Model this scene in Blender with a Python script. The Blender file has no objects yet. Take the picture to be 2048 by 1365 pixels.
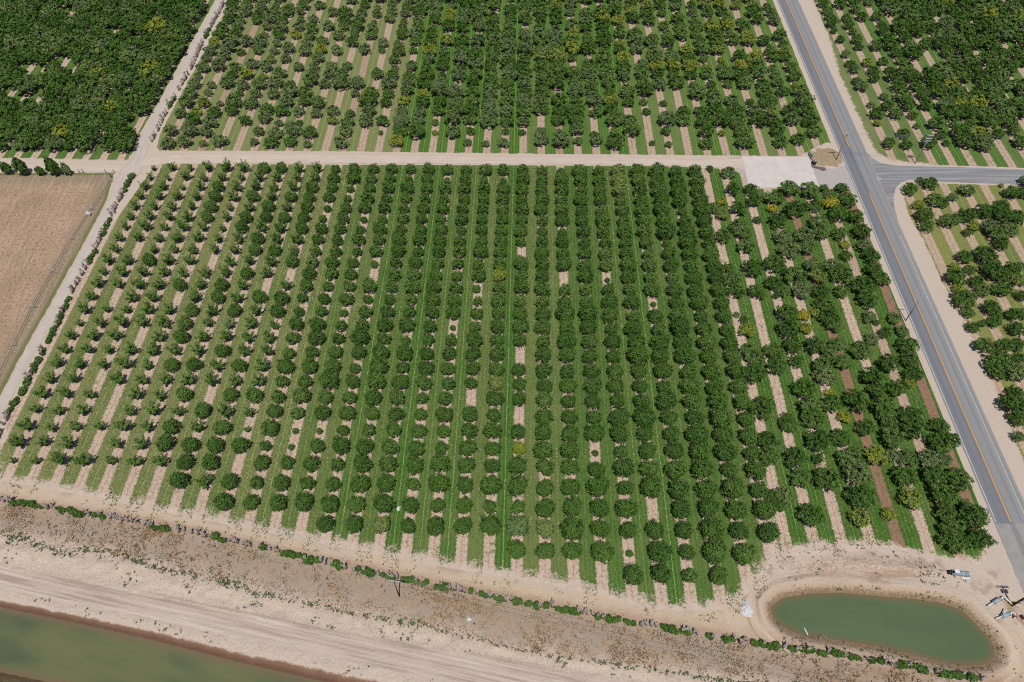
import bpy, bmesh, math, random
import numpy as np
from mathutils import Vector, Matrix
R = math.radians
rng = np.random.default_rng(11)
random.seed(11)
scn = bpy.context.scene
COL = scn.collection

# ------------------------------------------------------------------ camera model (used to survey the site from the photograph)
F, YH, H = 1450.0, -1190.0, 140.0
TH = math.atan((682.5 - YH) / F)
S, C = math.sin(TH), math.cos(TH)
def up(x, y, z=0.0):
    u = (x - 1024) / F; v = (682.5 - y) / F
    t = (H - z) / (S - v * C)
    return np.array((u * t, (C + v * S) * t))
def mpp(y): return (H / (S - (682.5 - y) / F * C)) / F     # metres per photo pixel
def ups(pts, z=0.0): return np.array([up(x, y, z) for x, y in pts])

# orchard lattice: x of tree row k at distance Y
RW = (-108.6086, 5.32231, 0.0137052, 0.005291815, 0.000259814)
def rowx(k, Y): return RW[0] + RW[1]*k + RW[2]*Y + RW[3]*k*k + RW[4]*k*Y
def rowk(X, Y):
    k = np.full(np.shape(X), 15.0)
    for _ in range(12):
        k = k - (rowx(k, Y) - X) / (RW[1] + 2*RW[3]*k + RW[4]*Y)
    return k

# ------------------------------------------------------------------ numpy helpers
def vnoise(x, y, s, seed=0):
    x = np.asarray(x, float) / s + 1000.0; y = np.asarray(y, float) / s + 1000.0
    xi = np.floor(x).astype(np.int64); yi = np.floor(y).astype(np.int64)
    fx = x - xi; fy = y - yi
    fx = fx*fx*(3-2*fx); fy = fy*fy*(3-2*fy)
    def h(a, b):
        n = (a * 374761393 + b * 668265263 + seed * 974634541) & 0x7fffffff
        n = ((n ^ (n >> 13)) * 1274126177) & 0x7fffffff
        return ((n ^ (n >> 16)) & 0xffff) / 65535.0
    return (h(xi, yi)*(1-fx)+h(xi+1, yi)*fx)*(1-fy) + (h(xi, yi+1)*(1-fx)+h(xi+1, yi+1)*fx)*fy
def fbm(x, y, s, seed=0, o=3):
    t = 0; a = 1; w = 0
    for i in range(o):
        t = t + a*vnoise(x, y, s/2**i, seed+i); w += a; a *= 0.5
    return t / w
def sstep(a, b, x):
    t = np.clip((x-a)/(b-a), 0, 1); return t*t*(3-2*t)
def sdist(px, py, poly, near_pt=False):
    """signed distance to a closed polygon, positive inside"""
    P = np.asarray(poly); Q = np.roll(P, -1, 0)
    d = np.full(px.shape, 1e9); ins = np.zeros(px.shape, bool); nxp = np.zeros(px.shape); nyp = np.zeros(px.shape)
    for (ax, ay), (bx, by) in zip(P, Q):
        ex, ey = bx-ax, by-ay
        t = np.clip(((px-ax)*ex+(py-ay)*ey)/(ex*ex+ey*ey+1e-12), 0, 1)
        dd = np.hypot(px-ax-t*ex, py-ay-t*ey)
        if near_pt: q = dd < d; nxp = np.where(q, ax+t*ex, nxp); nyp = np.where(q, ay+t*ey, nyp)
        d = np.minimum(d, dd)
        c = ((ay > py) != (by > py)) & (px < (bx-ax)*(py-ay)/(by-ay+1e-15)+ax)
        ins ^= c
    return (np.where(ins, d, -d), nxp, nyp) if near_pt else np.where(ins, d, -d)
def mesh_np(name, V, faces, attrs=None, fattrs=None, smooth=False):
    me = bpy.data.meshes.new(name)
    V = np.ascontiguousarray(V, np.float32).reshape(-1, 3)
    faces = np.asarray(faces, np.int32); n, w = faces.shape
    me.vertices.add(len(V)); me.vertices.foreach_set('co', V.ravel())
    me.loops.add(n*w); me.loops.foreach_set('vertex_index', np.ascontiguousarray(faces).ravel())
    me.polygons.add(n); me.polygons.foreach_set('loop_start', np.arange(n, dtype=np.int32)*w)
    if smooth: me.polygons.foreach_set('use_smooth', np.ones(n, bool))
    me.update(calc_edges=True)
    for k, a in (attrs or {}).items():
        at = me.attributes.new(k, 'FLOAT', 'POINT'); at.data.foreach_set('value', np.ascontiguousarray(a, np.float32).ravel())
    for k, a in (fattrs or {}).items():
        at = me.attributes.new(k, 'FLOAT', 'FACE'); at.data.foreach_set('value', np.ascontiguousarray(a, np.float32).ravel())
    return me
def add(name, me, mat=None, parent=None, loc=None):
    o = bpy.data.objects.new(name, me)
    if mat is not None and me is not None and not me.materials: me.materials.append(mat)
    COL.objects.link(o)
    if parent: o.parent = parent
    if loc is not None: o.location = loc
    return o
def tag(o, label, cat=None, group=None, kind=None):
    if label: o['label'] = label
    if cat: o['category'] = cat
    if group: o['group'] = group
    if kind: o['kind'] = kind
    return o
def empty(name, loc, rz=0.0):
    o = bpy.data.objects.new(name, None); o.location = loc; o.rotation_euler = (0, 0, rz); o.empty_display_size = .3
    COL.objects.link(o); return o
ONES = 'zeroth first second third fourth fifth sixth seventh eighth ninth tenth eleventh twelfth thirteenth fourteenth fifteenth sixteenth seventeenth eighteenth nineteenth'.split()
TENS = {2: 'twent', 3: 'thirt', 4: 'fort', 5: 'fift', 6: 'sixt', 7: 'sevent', 8: 'eight', 9: 'ninet'}
def ordw(n):
    if n >= 100:
        return 'hundredth' if n == 100 else 'hundred-and-' + ordw(n-100)
    if n < 20: return ONES[n]
    t = TENS[n//10]
    return t + 'ieth' if n % 10 == 0 else t + 'y-' + ONES[n % 10]

# ------------------------------------------------------------------ shader helpers
def lin(c): 
    c = c/255.0
    return c/12.92 if c <= .04045 else ((c+.055)/1.055)**2.4
LF = 1.62
def A(r, g, b, k=1.0): return (min(lin(r)/LF*k, .95), min(lin(g)/LF*k, .95), min(lin(b)/LF*k, .95), 1)
class NT:
    def __init__(s, name, rough=.95, spec=.12):
        s.m = bpy.data.materials.new(name); s.m.use_nodes = True
        s.t = s.m.node_tree; s.b = s.t.nodes['Principled BSDF']
        s.b.inputs['Roughness'].default_value = rough; s.b.inputs['Specular IOR Level'].default_value = spec
        s.pos = None
    def n(s, ty): return s.t.nodes.new(ty)
    def link(s, a, b): s.t.links.new(a, b)
    def put(s, sock, v):
        if isinstance(v, (int, float)): sock.default_value = v
        elif isinstance(v, tuple): sock.default_value = v
        else: s.link(v, sock)
    def P(s):
        if s.pos is None: s.pos = s.n('ShaderNodeNewGeometry').outputs['Position']
        return s.pos
    def math(s, op, a, b=0.0, c=None, clamp=False):
        n = s.n('ShaderNodeMath'); n.operation = op; n.use_clamp = clamp
        s.put(n.inputs[0], a); s.put(n.inputs[1], b)
        if c is not None: s.put(n.inputs[2], c)
        return n.outputs[0]
    def noise(s, scale, detail=3, rough=.6, vec=None, dist=0.0):
        n = s.n('ShaderNodeTexNoise'); n.inputs['Scale'].default_value = scale; n.inputs['Detail'].default_value = detail
        n.inputs['Roughness'].default_value = rough; n.inputs['Distortion'].default_value = dist
        s.link(vec if vec is not None else s.P(), n.inputs['Vector']); return n.outputs['Fac']
    def voro(s, scale, vec=None, out='Distance'):
        n = s.n('ShaderNodeTexVoronoi'); n.inputs['Scale'].default_value = scale
        s.link(vec if vec is not None else s.P(), n.inputs['Vector']); return n.outputs[out]
    def white(s, v):
        n = s.n('ShaderNodeTexWhiteNoise'); n.noise_dimensions = '1D'; s.put(n.inputs['W'], v); return n.outputs['Value']
    def stretch(s, sx, sy, rot=0.0):
        r = s.n('ShaderNodeMapping'); r.inputs['Rotation'].default_value = (0, 0, rot); s.link(s.P(), r.inputs['Vector'])
        n = s.n('ShaderNodeMapping'); n.inputs['Scale'].default_value = (sx, sy, 1); s.link(r.outputs['Vector'], n.inputs['Vector'])
        return n.outputs['Vector']
    def attr(s, name, ty='GEOMETRY'):
        n = s.n('ShaderNodeAttribute'); n.attribute_name = name; n.attribute_type = ty; return n.outputs['Fac']
    def mix(s, f, a, b, mode='MIX'):
        n = s.n('ShaderNodeMix'); n.data_type = 'RGBA'; n.blend_type = mode
        s.put(n.inputs[0], f); s.put(n.inputs[6], a); s.put(n.inputs[7], b); return n.outputs[2]
    def ramp(s, f, stops, interp='LINEAR'):
        n = s.n('ShaderNodeValToRGB'); r = n.color_ramp; r.interpolation = interp
        while len(r.elements) < len(stops): r.elements.new(.5)
        for e, (p, c) in zip(r.elements, stops):
            e.position = p; e.color = c if isinstance(c, tuple) else (c, c, c, 1)
        s.put(n.inputs[0], f); return n.outputs[0]
    def step(s, f, lo, hi): return s.ramp(f, [(lo, 0.0), (hi, 1.0)])
    def rng(s, f, lo, hi, a=0.0, b=1.0):
        n = s.n('ShaderNodeMapRange'); n.interpolation_type = 'SMOOTHSTEP'; s.put(n.inputs[0], f)
        n.inputs[1].default_value = lo; n.inputs[2].default_value = hi; n.inputs[3].default_value = a; n.inputs[4].default_value = b
        return n.outputs[0]
    def bump(s, h, dist=.1, strength=1.0):
        n = s.n('ShaderNodeBump'); n.inputs['Distance'].default_value = dist; n.inputs['Strength'].default_value = strength
        s.link(h, n.inputs['Height']); s.link(n.outputs[0], s.b.inputs['Normal'])
    def color(s, c): s.put(s.b.inputs['Base Color'], c); return s.m
def plain(name, rgb, rough=.6, spec=.3, metal=0.0, var=.25, scale=6.0):
    m = NT(name, rough, spec); m.b.inputs['Metallic'].default_value = metal
    c = A(*rgb); d = tuple(v*(1-var) for v in c[:3]) + (1,)
    return m.color(m.mix(m.noise(scale, 4), d, c))

# ------------------------------------------------------------------ world, sun, camera
SUN_EL, SUN_AZ = R(70), R(176)     # azimuth measured clockwise from +Y (the view direction)
w = bpy.data.worlds.new("World"); scn.world = w; w.use_nodes = True
bg = w.node_tree.nodes['Background']; sky = w.node_tree.nodes.new('ShaderNodeTexSky'); sky.sky_type = 'NISHITA'; sky.sun_disc = False
sky.sun_elevation = SUN_EL; sky.sun_rotation = SUN_AZ
w.node_tree.links.new(sky.outputs[0], bg.inputs[0]); bg.inputs[1].default_value = .066
sl = bpy.data.lights.new('sun', 'SUN'); sl.energy = 4.7; sl.angle = R(.53); sl.color = (1, .97, .93)
so = bpy.data.objects.new('sun', sl); COL.objects.link(so)
sd = Vector((math.sin(SUN_AZ)*math.cos(SUN_EL), math.cos(SUN_AZ)*math.cos(SUN_EL), math.sin(SUN_EL)))
so.rotation_euler = sd.to_track_quat('Z', 'Y').to_euler()
cam = bpy.data.cameras.new('camera'); co = bpy.data.objects.new('camera', cam); COL.objects.link(co)
cam.sensor_width = 36; cam.lens = F/2048*36; cam.clip_end = 8000; cam.clip_start = 1
co.location = (0, 0, H); co.rotation_euler = (math.pi/2 - TH, 0, 0); scn.camera = co
scn.view_settings.view_transform = 'Standard'; scn.view_settings.look = 'None'; scn.view_settings.exposure = 0.0
scn.cycles.use_denoising = False; scn.cycles.filter_width = 1.05; scn.cycles.max_bounces = 6
scn.view_settings.gamma = 1.0; scn.view_settings.use_curve_mapping = False

# ------------------------------------------------------------------ survey of the ground
WZ, PZ = -1.2, -0.8                   # canal and pond water levels
BANDS = [  # boundary lines across the canal bank, photo pixels (level)
    ([(0, 1370), (115, 1392)], 0.0),                                            # -2 far bank top
    ([(0, 1345), (115, 1368)], WZ),                                             # -1 far water edge
    ([(0, 1214), (137, 1243), (308, 1281), (479, 1325), (599, 1353)], WZ),      # 0 water edge
    ([(0, 1199), (137, 1226), (308, 1262), (479, 1304), (700, 1349)], 0.0),     # 1 bank top
    ([(0, 1180), (350, 1248), (700, 1322), (900, 1364)], 0.0),                  # 2
    ([(0, 1135), (350, 1200), (700, 1268), (1000, 1318), (1250, 1365)], 0.0),   # 3
    ([(0, 1068), (180, 1095), (350, 1138), (700, 1222), (885, 1258), (1056, 1302), (1380, 1345), (1500, 1362)], 0.0),   # 4 weed line
    ([(0, 1012), (350, 1066), (700, 1150), (1022, 1216), (1380, 1281), (1700, 1330), (1930, 1372)], 0.0),  # 5
    ([(0, 990), (350, 1046), (700, 1124), (1022, 1188), (1380, 1252), (1500, 1275), (1690, 1298), (1930, 1345)], 0.0),  # 6
    ([(0, 945), (274, 992), (680, 1085), (1022, 1142), (1279, 1170), (1380, 1178), (1700, 1200), (1930, 1240)], 0.0)]   # 7
BL = []
for pts, z in BANDS:
    p = ups(pts, z); p = p[np.argsort(p[:, 0])]
    BL.append(p)
def line_at(p, X):
    y = np.interp(X, p[:, 0], p[:, 1])
    s0 = (p[1, 1]-p[0, 1])/(p[1, 0]-p[0, 0]); s1 = (p[-1, 1]-p[-2, 1])/(p[-1, 0]-p[-2, 0])
    y = np.where(X < p[0, 0], p[0, 1]+(X-p[0, 0])*s0, y); return np.where(X > p[-1, 0], p[-1, 1]+(X-p[-1, 0])*s1, y)
def band(X, Y):
    X = np.asarray(X, float); Y = np.asarray(Y, float)
    ys = [line_at(p, X) for p in BL]
    for i in range(1, len(ys)): ys[i] = np.maximum(ys[i], ys[i-1]+.25)
    b = np.where(Y < ys[0], -2 + (Y-ys[0])/4.0, 0.0)
    for i in range(len(ys)-1):
        m = (Y >= ys[i]) & (Y < ys[i+1]); b = np.where(m, i-2 + (Y-ys[i])/(ys[i+1]-ys[i]), b)
    return np.where(Y >= ys[-1], 7 + np.minimum((Y-ys[-1])/6.0, 6), b)
POND = ups([(1545, 1216), (1567, 1199), (1622, 1190), (1676, 1188), (1758, 1195.6), (1827, 1201), (1882, 1209), (1923, 1223), (1950, 1250), (1975, 1276), (1986, 1295),
            (1984, 1315), (1964, 1327), (1930, 1329), (1882, 1322), (1827, 1307), (1758, 1291), (1673, 1278), (1605, 1268), (1567, 1253), (1550, 1237)], PZ)
BERM = ups([(1590, 1140), (1660, 1122), (1740, 1118), (1820, 1128), (1862, 1140), (1830, 1152), (1740, 1150), (1650, 1152)])
CANAL_ROT = -math.atan2(BL[2][-1, 1]-BL[2][0, 1], BL[2][-1, 0]-BL[2][0, 0])
def height(X, Y):
    b = band(X, Y)
    z = np.interp(b, [-3, -2, -1.0, -.55, -.35, 0, 1, 1.4, 3, 4, 5], [.3, .2, WZ-.05, -2.2, -2.2, WZ-.05, 0, .12, .1, 0, 0])
    n = fbm(X, Y, 2.2, 5, 4) - .5
    z = z + np.where((b > 2.7) & (b < 4.3), n*1.0*sstep(2.7, 3.2, b)*(1-sstep(3.9, 4.3, b)), 0)
    z = z + np.where((b > 0.9) & (b < 2.1), (fbm(X, Y, 1.6, 9)-.5)*.5*sstep(.9, 1.2, b)*(1-sstep(1.8, 2.1, b)), 0)
    near = (np.abs(X-70) < 45) & (np.abs(Y-45) < 30)
    if near.any():
        d = np.full(X.shape, -99.0); d[near] = sdist(X[near], Y[near], POND)
        z = z + sstep(-2.2, 0, d)*PZ*1.06 - sstep(0, 4, d)*1.3 + sstep(-4.5, -2.4, d)*(1-sstep(-2.4, -1, d))*.35
        e = np.full(X.shape, -99.0); e[near] = sdist(X[near], Y[near], BERM)
        z = z + sstep(-1.2, 2.2, e)*(.7 + 1.5*(fbm(X, Y, 2.6, 3, 4)-.5)) + sstep(-6, -1, e)*.12*(fbm(X, Y, 1.2, 14)-.5)
    return z

# ------------------------------------------------------------------ ground sheet
xs = np.concatenate([-np.geomspace(4000, 152, 24), np.arange(-150, 150.1, .5), np.geomspace(152, 4000, 24)])
ys = np.concatenate([-np.geomspace(1500, 10, 14), np.arange(0, 12, 4.0), np.arange(12, 84, .4), np.arange(84, 300, 4.0), np.geomspace(304, 6000, 24)])
GX, GY = np.meshgrid(xs, ys)
bd = band(GX, GY); pd = np.full(GX.shape, -20.0)
nr = (np.abs(GX-70) < 50) & (np.abs(GY-45) < 36); pd[nr] = np.maximum(sdist(GX[nr], GY[nr], POND), -20)
GZ = np.where(np.abs(GX) < 152, height(GX, GY), 0) ; GZ = np.where((GY < 10) , .2, GZ)
ber = np.full(GX.shape, -9.0); ber[nr] = sdist(GX[nr], GY[nr], BERM)
nx, ny = len(xs), len(ys)
idx = np.arange(nx*ny).reshape(ny, nx)
faces = np.stack([idx[:-1, :-1], idx[:-1, 1:], idx[1:, 1:], idx[1:, :-1]], -1).reshape(-1, 4)
m = NT('canal bank soil')
b = m.attr('band'); pdn = m.attr('pond'); be = m.attr('berm')
n1 = m.noise(.35, 5, .65); n2 = m.noise(2.2, 4, .7); n3 = m.noise(9, 2, .6)
lon = m.noise(1.0, 4, .65, m.stretch(.05, 1.6, CANAL_ROT))      # streaks along the canal
bb = m.math('ADD', b, m.math('MULTIPLY', m.math('SUBTRACT', n1, .5), .75))
bb = m.math('ADD', bb, m.math('MULTIPLY', m.math('SUBTRACT', n2, .5), .5))
f = m.math('DIVIDE', m.math('ADD', bb, 3.0), 13.0, clamp=True)
g = lambda v: (v+3.0)/13.0
soil = m.ramp(f, [(g(-2.6), A(150, 135, 95)), (g(-1.6), A(125, 112, 78)), (g(-.9), A(96, 74, 58)), (g(.25), A(118, 88, 70)), (g(.78), A(150, 116, 94)), (g(.98), A(214, 195, 178)),
                    (g(1.9), A(212, 194, 179)), (g(2.9), A(206, 187, 172)), (g(3.4), A(221, 202, 182)), (g(4.05), A(202, 181, 162)), (g(4.3), A(184, 164, 145)), (g(4.75), A(177, 157, 137)),
                    (g(5.1), A(184, 164, 145)), (g(5.9), A(192, 164, 140)), (g(6.25), A(214, 192, 168)), (g(7.2), A(213, 193, 174)), (g(8.2), A(213, 196, 180))])
soil = m.mix(m.math('MULTIPLY', m.rng(lon, .50, .62), m.math('MULTIPLY', m.rng(b, 1.6, 2.2), m.rng(b, 3.3, 2.8, 0, 1) if False else m.math('SUBTRACT', 1.0, m.rng(b, 2.9, 3.3)))), soil, A(184, 164, 150))
soil = m.mix(m.math('MULTIPLY', m.math('SUBTRACT', 1.0, m.rng(lon, .36, .46)), m.math('MULTIPLY', m.rng(b, 1.6, 2.2), m.math('SUBTRACT', 1.0, m.rng(b, 2.9, 3.3)))), soil, A(222, 205, 190))
n5 = m.noise(2.4, 5, .8)
rub = m.math('ADD', m.math('MULTIPLY', m.rng(b, .95, 1.1), m.math('SUBTRACT', 1.0, m.rng(b, 1.7, 2.1))), m.math('MULTIPLY', m.rng(b, 2.8, 3.1), m.math('SUBTRACT', 1.0, m.rng(b, 3.9, 4.3))))
soil = m.mix(m.math('MULTIPLY', m.rng(n5, .54, .63), m.math('MULTIPLY', rub, .6)), soil, A(158, 134, 116))
soil = m.mix(m.math('MULTIPLY', m.math('SUBTRACT', 1.0, m.rng(n5, .36, .45)), m.math('MULTIPLY', rub, .7)), soil, A(234, 217, 200))
soil = m.mix(m.math('MULTIPLY', m.rng(lon, .52, .7), m.math('MULTIPLY', m.rng(b, 5.9, 6.4), m.math('SUBTRACT', 1.0, m.rng(b, 7.0, 7.6)))), soil, A(222, 192, 150))
# brush zone mottling
soil = m.mix(m.math('MULTIPLY', m.rng(n2, .5, .62), m.math('MULTIPLY', m.rng(b, 3.95, 4.25), m.math('SUBTRACT', 1.0, m.rng(b, 5.3, 6.0)))), soil, m.mix(m.rng(m.noise(.5, 3, .6), .4, .6), A(172, 160, 150), A(184, 144, 108)))
soil = m.mix(m.math('MULTIPLY', m.rng(m.noise(.22, 3, .6), .52, .66), m.math('MULTIPLY', m.rng(b, 6.1, 6.8), m.math('SUBTRACT', 1.0, m.rng(b, 9, 11)))), soil, A(188, 166, 150))
# pond bank
pn = m.math('ADD', pdn, m.math('MULTIPLY', m.math('SUBTRACT', n2, .5), 1.6))
pr_ = m.ramp(m.math('DIVIDE', m.math('ADD', pn, 4.0), 5.0, clamp=True), [(.0, A(206, 180, 156)), (.52, A(208, 182, 158)), (.62, A(164, 138, 110)), (.76, A(150, 124, 98)), (.84, A(128, 92, 68)), (1, A(96, 76, 56))])
soil = m.mix(m.rng(pn, -2.6, -1.9), soil, pr_)
cvp = m.n('ShaderNodeCombineXYZ'); m.link(m.math('MULTIPLY', pdn, .95), cvp.inputs[0]); spx = m.n('ShaderNodeSeparateXYZ'); m.link(m.P(), spx.inputs[0]); m.link(m.math('MULTIPLY', spx.outputs[0], .05), cvp.inputs[1]); m.link(m.math('MULTIPLY', spx.outputs[1], .05), cvp.inputs[2])
trk = m.noise(1.0, 4, .6, cvp.outputs[0])
tz = m.math('MULTIPLY', m.rng(pdn, -11, -9.5), m.math('SUBTRACT', 1.0, m.rng(pdn, -2.8, -2.2)))
soil = m.mix(m.math('MULTIPLY', m.rng(trk, .52, .66), m.math('MULTIPLY', tz, .75)), soil, A(172, 142, 118))
soil = m.mix(m.math('MULTIPLY', m.math('SUBTRACT', 1.0, m.rng(trk, .36, .46)), m.math('MULTIPLY', tz, .7)), soil, A(228, 204, 184))
soil = m.mix(m.math('MULTIPLY', m.rng(be, -2.2, .6), m.rng(n2, .4, .62)), soil, A(190, 160, 136))
sp = m.math('MULTIPLY', m.rng(n3, .57, .66), m.rng(n1, .42, .62))
soil = m.mix(m.math('MULTIPLY', sp, .42), soil, A(120, 100, 80))
soil = m.mix(m.math('MULTIPLY', m.rng(m.noise(30, 2), .6, .72), .22), soil, A(240, 226, 206))
rim = m.math('MULTIPLY', m.rng(pn, -2.0, -1.2), m.math('SUBTRACT', 1.0, m.rng(pdn, -.4, .1)))
soil = m.mix(m.math('MULTIPLY', m.rng(n5, .50, .58), m.math('MULTIPLY', rim, .75)), soil, A(124, 112, 84))
soil = m.mix(m.math('MULTIPLY', m.math('SUBTRACT', 1.0, m.rng(n5, .38, .45)), m.math('MULTIPLY', rim, .6)), soil, A(190, 168, 146))
m.bump(m.math('ADD', m.math('MULTIPLY', n2, 1.0), m.math('MULTIPLY', n3, .35)), .25, .9)
M_SOIL = m.color(soil)
me = mesh_np('ground', np.stack([GX, GY, GZ], -1), faces, {'band': bd, 'pond': pd, 'berm': ber}, smooth=True)
tag(add('ground', me, M_SOIL), 'pale sandy canal bank and bare ground around the orchard', kind='structure')

# ------------------------------------------------------------------ water
def poly_obj(name, P, z, mat, kind='structure', label=None, jitter=0.0, seg=None):
    P = [tuple(p) for p in P]
    if seg:
        Q = []
        for a, b_ in zip(P, P[1:]+P[:1]):
            n = max(1, int(math.hypot(b_[0]-a[0], b_[1]-a[1])/seg))
            for i in range(n):
                t = i/n; Q.append((a[0]+(b_[0]-a[0])*t + random.gauss(0, jitter), a[1]+(b_[1]-a[1])*t + random.gauss(0, jitter)))
        P = Q
    bm = bmesh.new(); vs = [bm.verts.new((x, y, z)) for x, y in P]; es = [bm.edges.new((vs[i], vs[(i+1) % len(vs)])) for i in range(len(vs))]
    bmesh.ops.triangle_fill(bm, use_beauty=True, edges=es, normal=(0, 0, 1))
    for f_ in bm.faces:
        f_.normal_update()
        if f_.normal.z < 0: f_.normal_flip()
    me = bpy.data.meshes.new(name); bm.to_mesh(me); bm.free()
    o = add(name, me, mat); tag(o, label, kind=kind); return o
def grow(P, d):
    c = P.mean(0); Q = np.roll(P, -1, 0) - np.roll(P, 1, 0)
    nrm = np.stack([Q[:, 1], -Q[:, 0]], 1); nrm /= np.linalg.norm(nrm, axis=1)[:, None]
    if ((P-c)*nrm).sum() < 0: nrm = -nrm
    return P + nrm*d
# ------------------------------------------------------------------ orchard floors
def floor_mat(name, off, lush, dry, soilc, soilw, mow=.75, wet=0.0, patch=.25, lushgrad=None, kmin=-1e3, halfw=.40, amp=1.0):
    m = NT(name)
    k = m.attr('k'); e = m.attr('e')
    ks = m.math('SUBTRACT', k, off)
    n1 = m.noise(.12, 4, .6); n2 = m.noise(.9, 5, .75); n3 = m.noise(2.6, 4, .75)
    wob = m.math('MULTIPLY', m.math('SUBTRACT', n2, .5), .14)
    fr = m.math('ABSOLUTE', m.math('SUBTRACT', m.math('FRACT', m.math('ADD', ks, m.math('ADD', wob, .5))), .5))   # 0 on the tree row, .5 mid alley
    alley = m.math('FLOOR', ks); row = m.math('FLOOR', m.math('ADD', ks, .5))
    ra = m.white(alley); rr = m.white(m.math('ADD', row, 77.3))
    hw = halfw/2
    grass_f = m.rng(m.math('ADD', fr, m.math('MULTIPLY', m.math('SUBTRACT', n3, .5), .22)), hw-.02, hw+.03)
    n4 = m.noise(1.6, 4, .75)
    grass_f = m.math('MAXIMUM', grass_f, m.math('MULTIPLY', m.rng(m.math('ADD', n2, m.math('MULTIPLY', m.rng(n1, .4, .65), .10)), .63, .70), .75))
    grass_f = m.math('MULTIPLY', grass_f, m.math('SUBTRACT', 1.0, m.math('MULTIPLY', m.rng(n4, .60, .68), .6)))
    if kmin > -500: grass_f = m.math('MAXIMUM', grass_f, m.math('SUBTRACT', 1.0, m.rng(k, kmin-.05, kmin)))
    t = m.attr('lush') if lushgrad else None
    g_l = m.mix(m.rng(n3, .34, .66), lush, tuple(v*.62 for v in lush[:3])+(1,))
    g_d = m.mix(m.rng(n3, .34, .66), dry, tuple(v*.66 for v in dry[:3])+(1,))
    if t is not None:
        ff = m.math('ADD', t, m.math('MULTIPLY', m.math('SUBTRACT', ra, .5), .75))
        ff = m.math('ADD', ff, m.math('MULTIPLY', m.math('SUBTRACT', n1, .5), .7), clamp=True)
        gcol = m.mix(ff, g_d, g_l); dryf = m.math('SUBTRACT', 1.0, ff)
    else:
        ff = m.rng(m.math('ADD', n1, m.math('MULTIPLY', ra, .3)), .5, .8); gcol = m.mix(m.math('MULTIPLY', ff, patch*2), g_l, g_d); dryf = .5
    # mowing line down the middle of the alley, wheel tracks beside it
    mid = m.math('SUBTRACT', .5, fr)
    line = m.math('MULTIPLY', m.math('SUBTRACT', 1.0, m.rng(m.math('ADD', mid, m.math('MULTIPLY', m.math('SUBTRACT', n3, .5), .03)), .006, .022)), m.rng(m.math('ADD', ra, m.math('MULTIPLY', n2, .6)), .45, .95))
    gcol = m.mix(m.math('MULTIPLY', m.math('MULTIPLY', line, mow), m.rng(n3, .36, .56)), gcol, A(190, 188, 134))
    trk = m.math('SUBTRACT', 1.0, m.rng(m.math('ABSOLUTE', m.math('SUBTRACT', mid, .155)), .02, .055))
    gcol = m.mix(m.math('MULTIPLY', trk, .28), gcol, A(128, 128, 72))
    lonn = m.noise(1.0, 3, .6, m.stretch(3.2, .10, R(1)))
    gcol = m.mix(m.math('MULTIPLY', m.rng(lonn, .5, .75), .35), gcol, A(150, 152, 88))
    gcol = m.mix(m.math('MULTIPLY', m.rng(m.noise(4.5, 2, .7), .58, .70), .5), gcol, A(184, 180, 120))
    gcol = m.mix(m.math('MULTIPLY', m.rng(n2, .54, .68), m.math('MULTIPLY', dryf, .55)), gcol, A(170, 158, 104))
    # soil
    s_ = m.mix(m.rng(n4, .34, .66), tuple(min(v*1.1, 1) for v in soilc[:3])+(1,), tuple(v*.74 for v in soilc[:3])+(1,))
    if wet: s_ = m.mix(m.math('MULTIPLY', m.rng(rr, 1-wet-.05, 1-wet+.05), m.rng(k, 31.5, 32.2) if wet > .3 else 1.0), s_, soilw)
    clod = m.math('SUBTRACT', 1.0, m.rng(m.voro(1.7), .10, .38))
    s_ = m.mix(m.math('MULTIPLY', clod, m.math('MULTIPLY', m.rng(n3, .40, .56), .75)), s_, A(112, 86, 72))
    s_ = m.mix(m.math('MULTIPLY', m.math('SUBTRACT', 1.0, m.rng(m.math('ADD', fr, m.math('MULTIPLY', n3, .02)), .012, .035)), .45), s_, A(120, 88, 70))
    s_ = m.mix(m.math('MULTIPLY', m.rng(m.noise(4, 3, .7), .55, .68), .5), s_, A(238, 216, 196))
    col = m.mix(grass_f, s_, gcol)
    # ragged end of the block
    ee = m.math('ADD', e, m.math('ADD', m.math('MULTIPLY', m.math('SUBTRACT', m.noise(.5, 4, .7), .5), 7.0*amp), m.math('MULTIPLY', m.math('SUBTRACT', n3, .5), 5.0*amp)))
    fade = m.rng(ee, 1.0*amp-.3, 2.6*amp-.2)
    col = m.mix(fade, m.mix(m.rng(n2, .3, .7), A(215, 197, 180), A(200, 180, 162)), col)
    m.bump(m.math('ADD', m.math('MULTIPLY', n3, .6), m.math('MULTIPLY', n2, .6)), .16, .8)
    return m.color(col)
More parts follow.
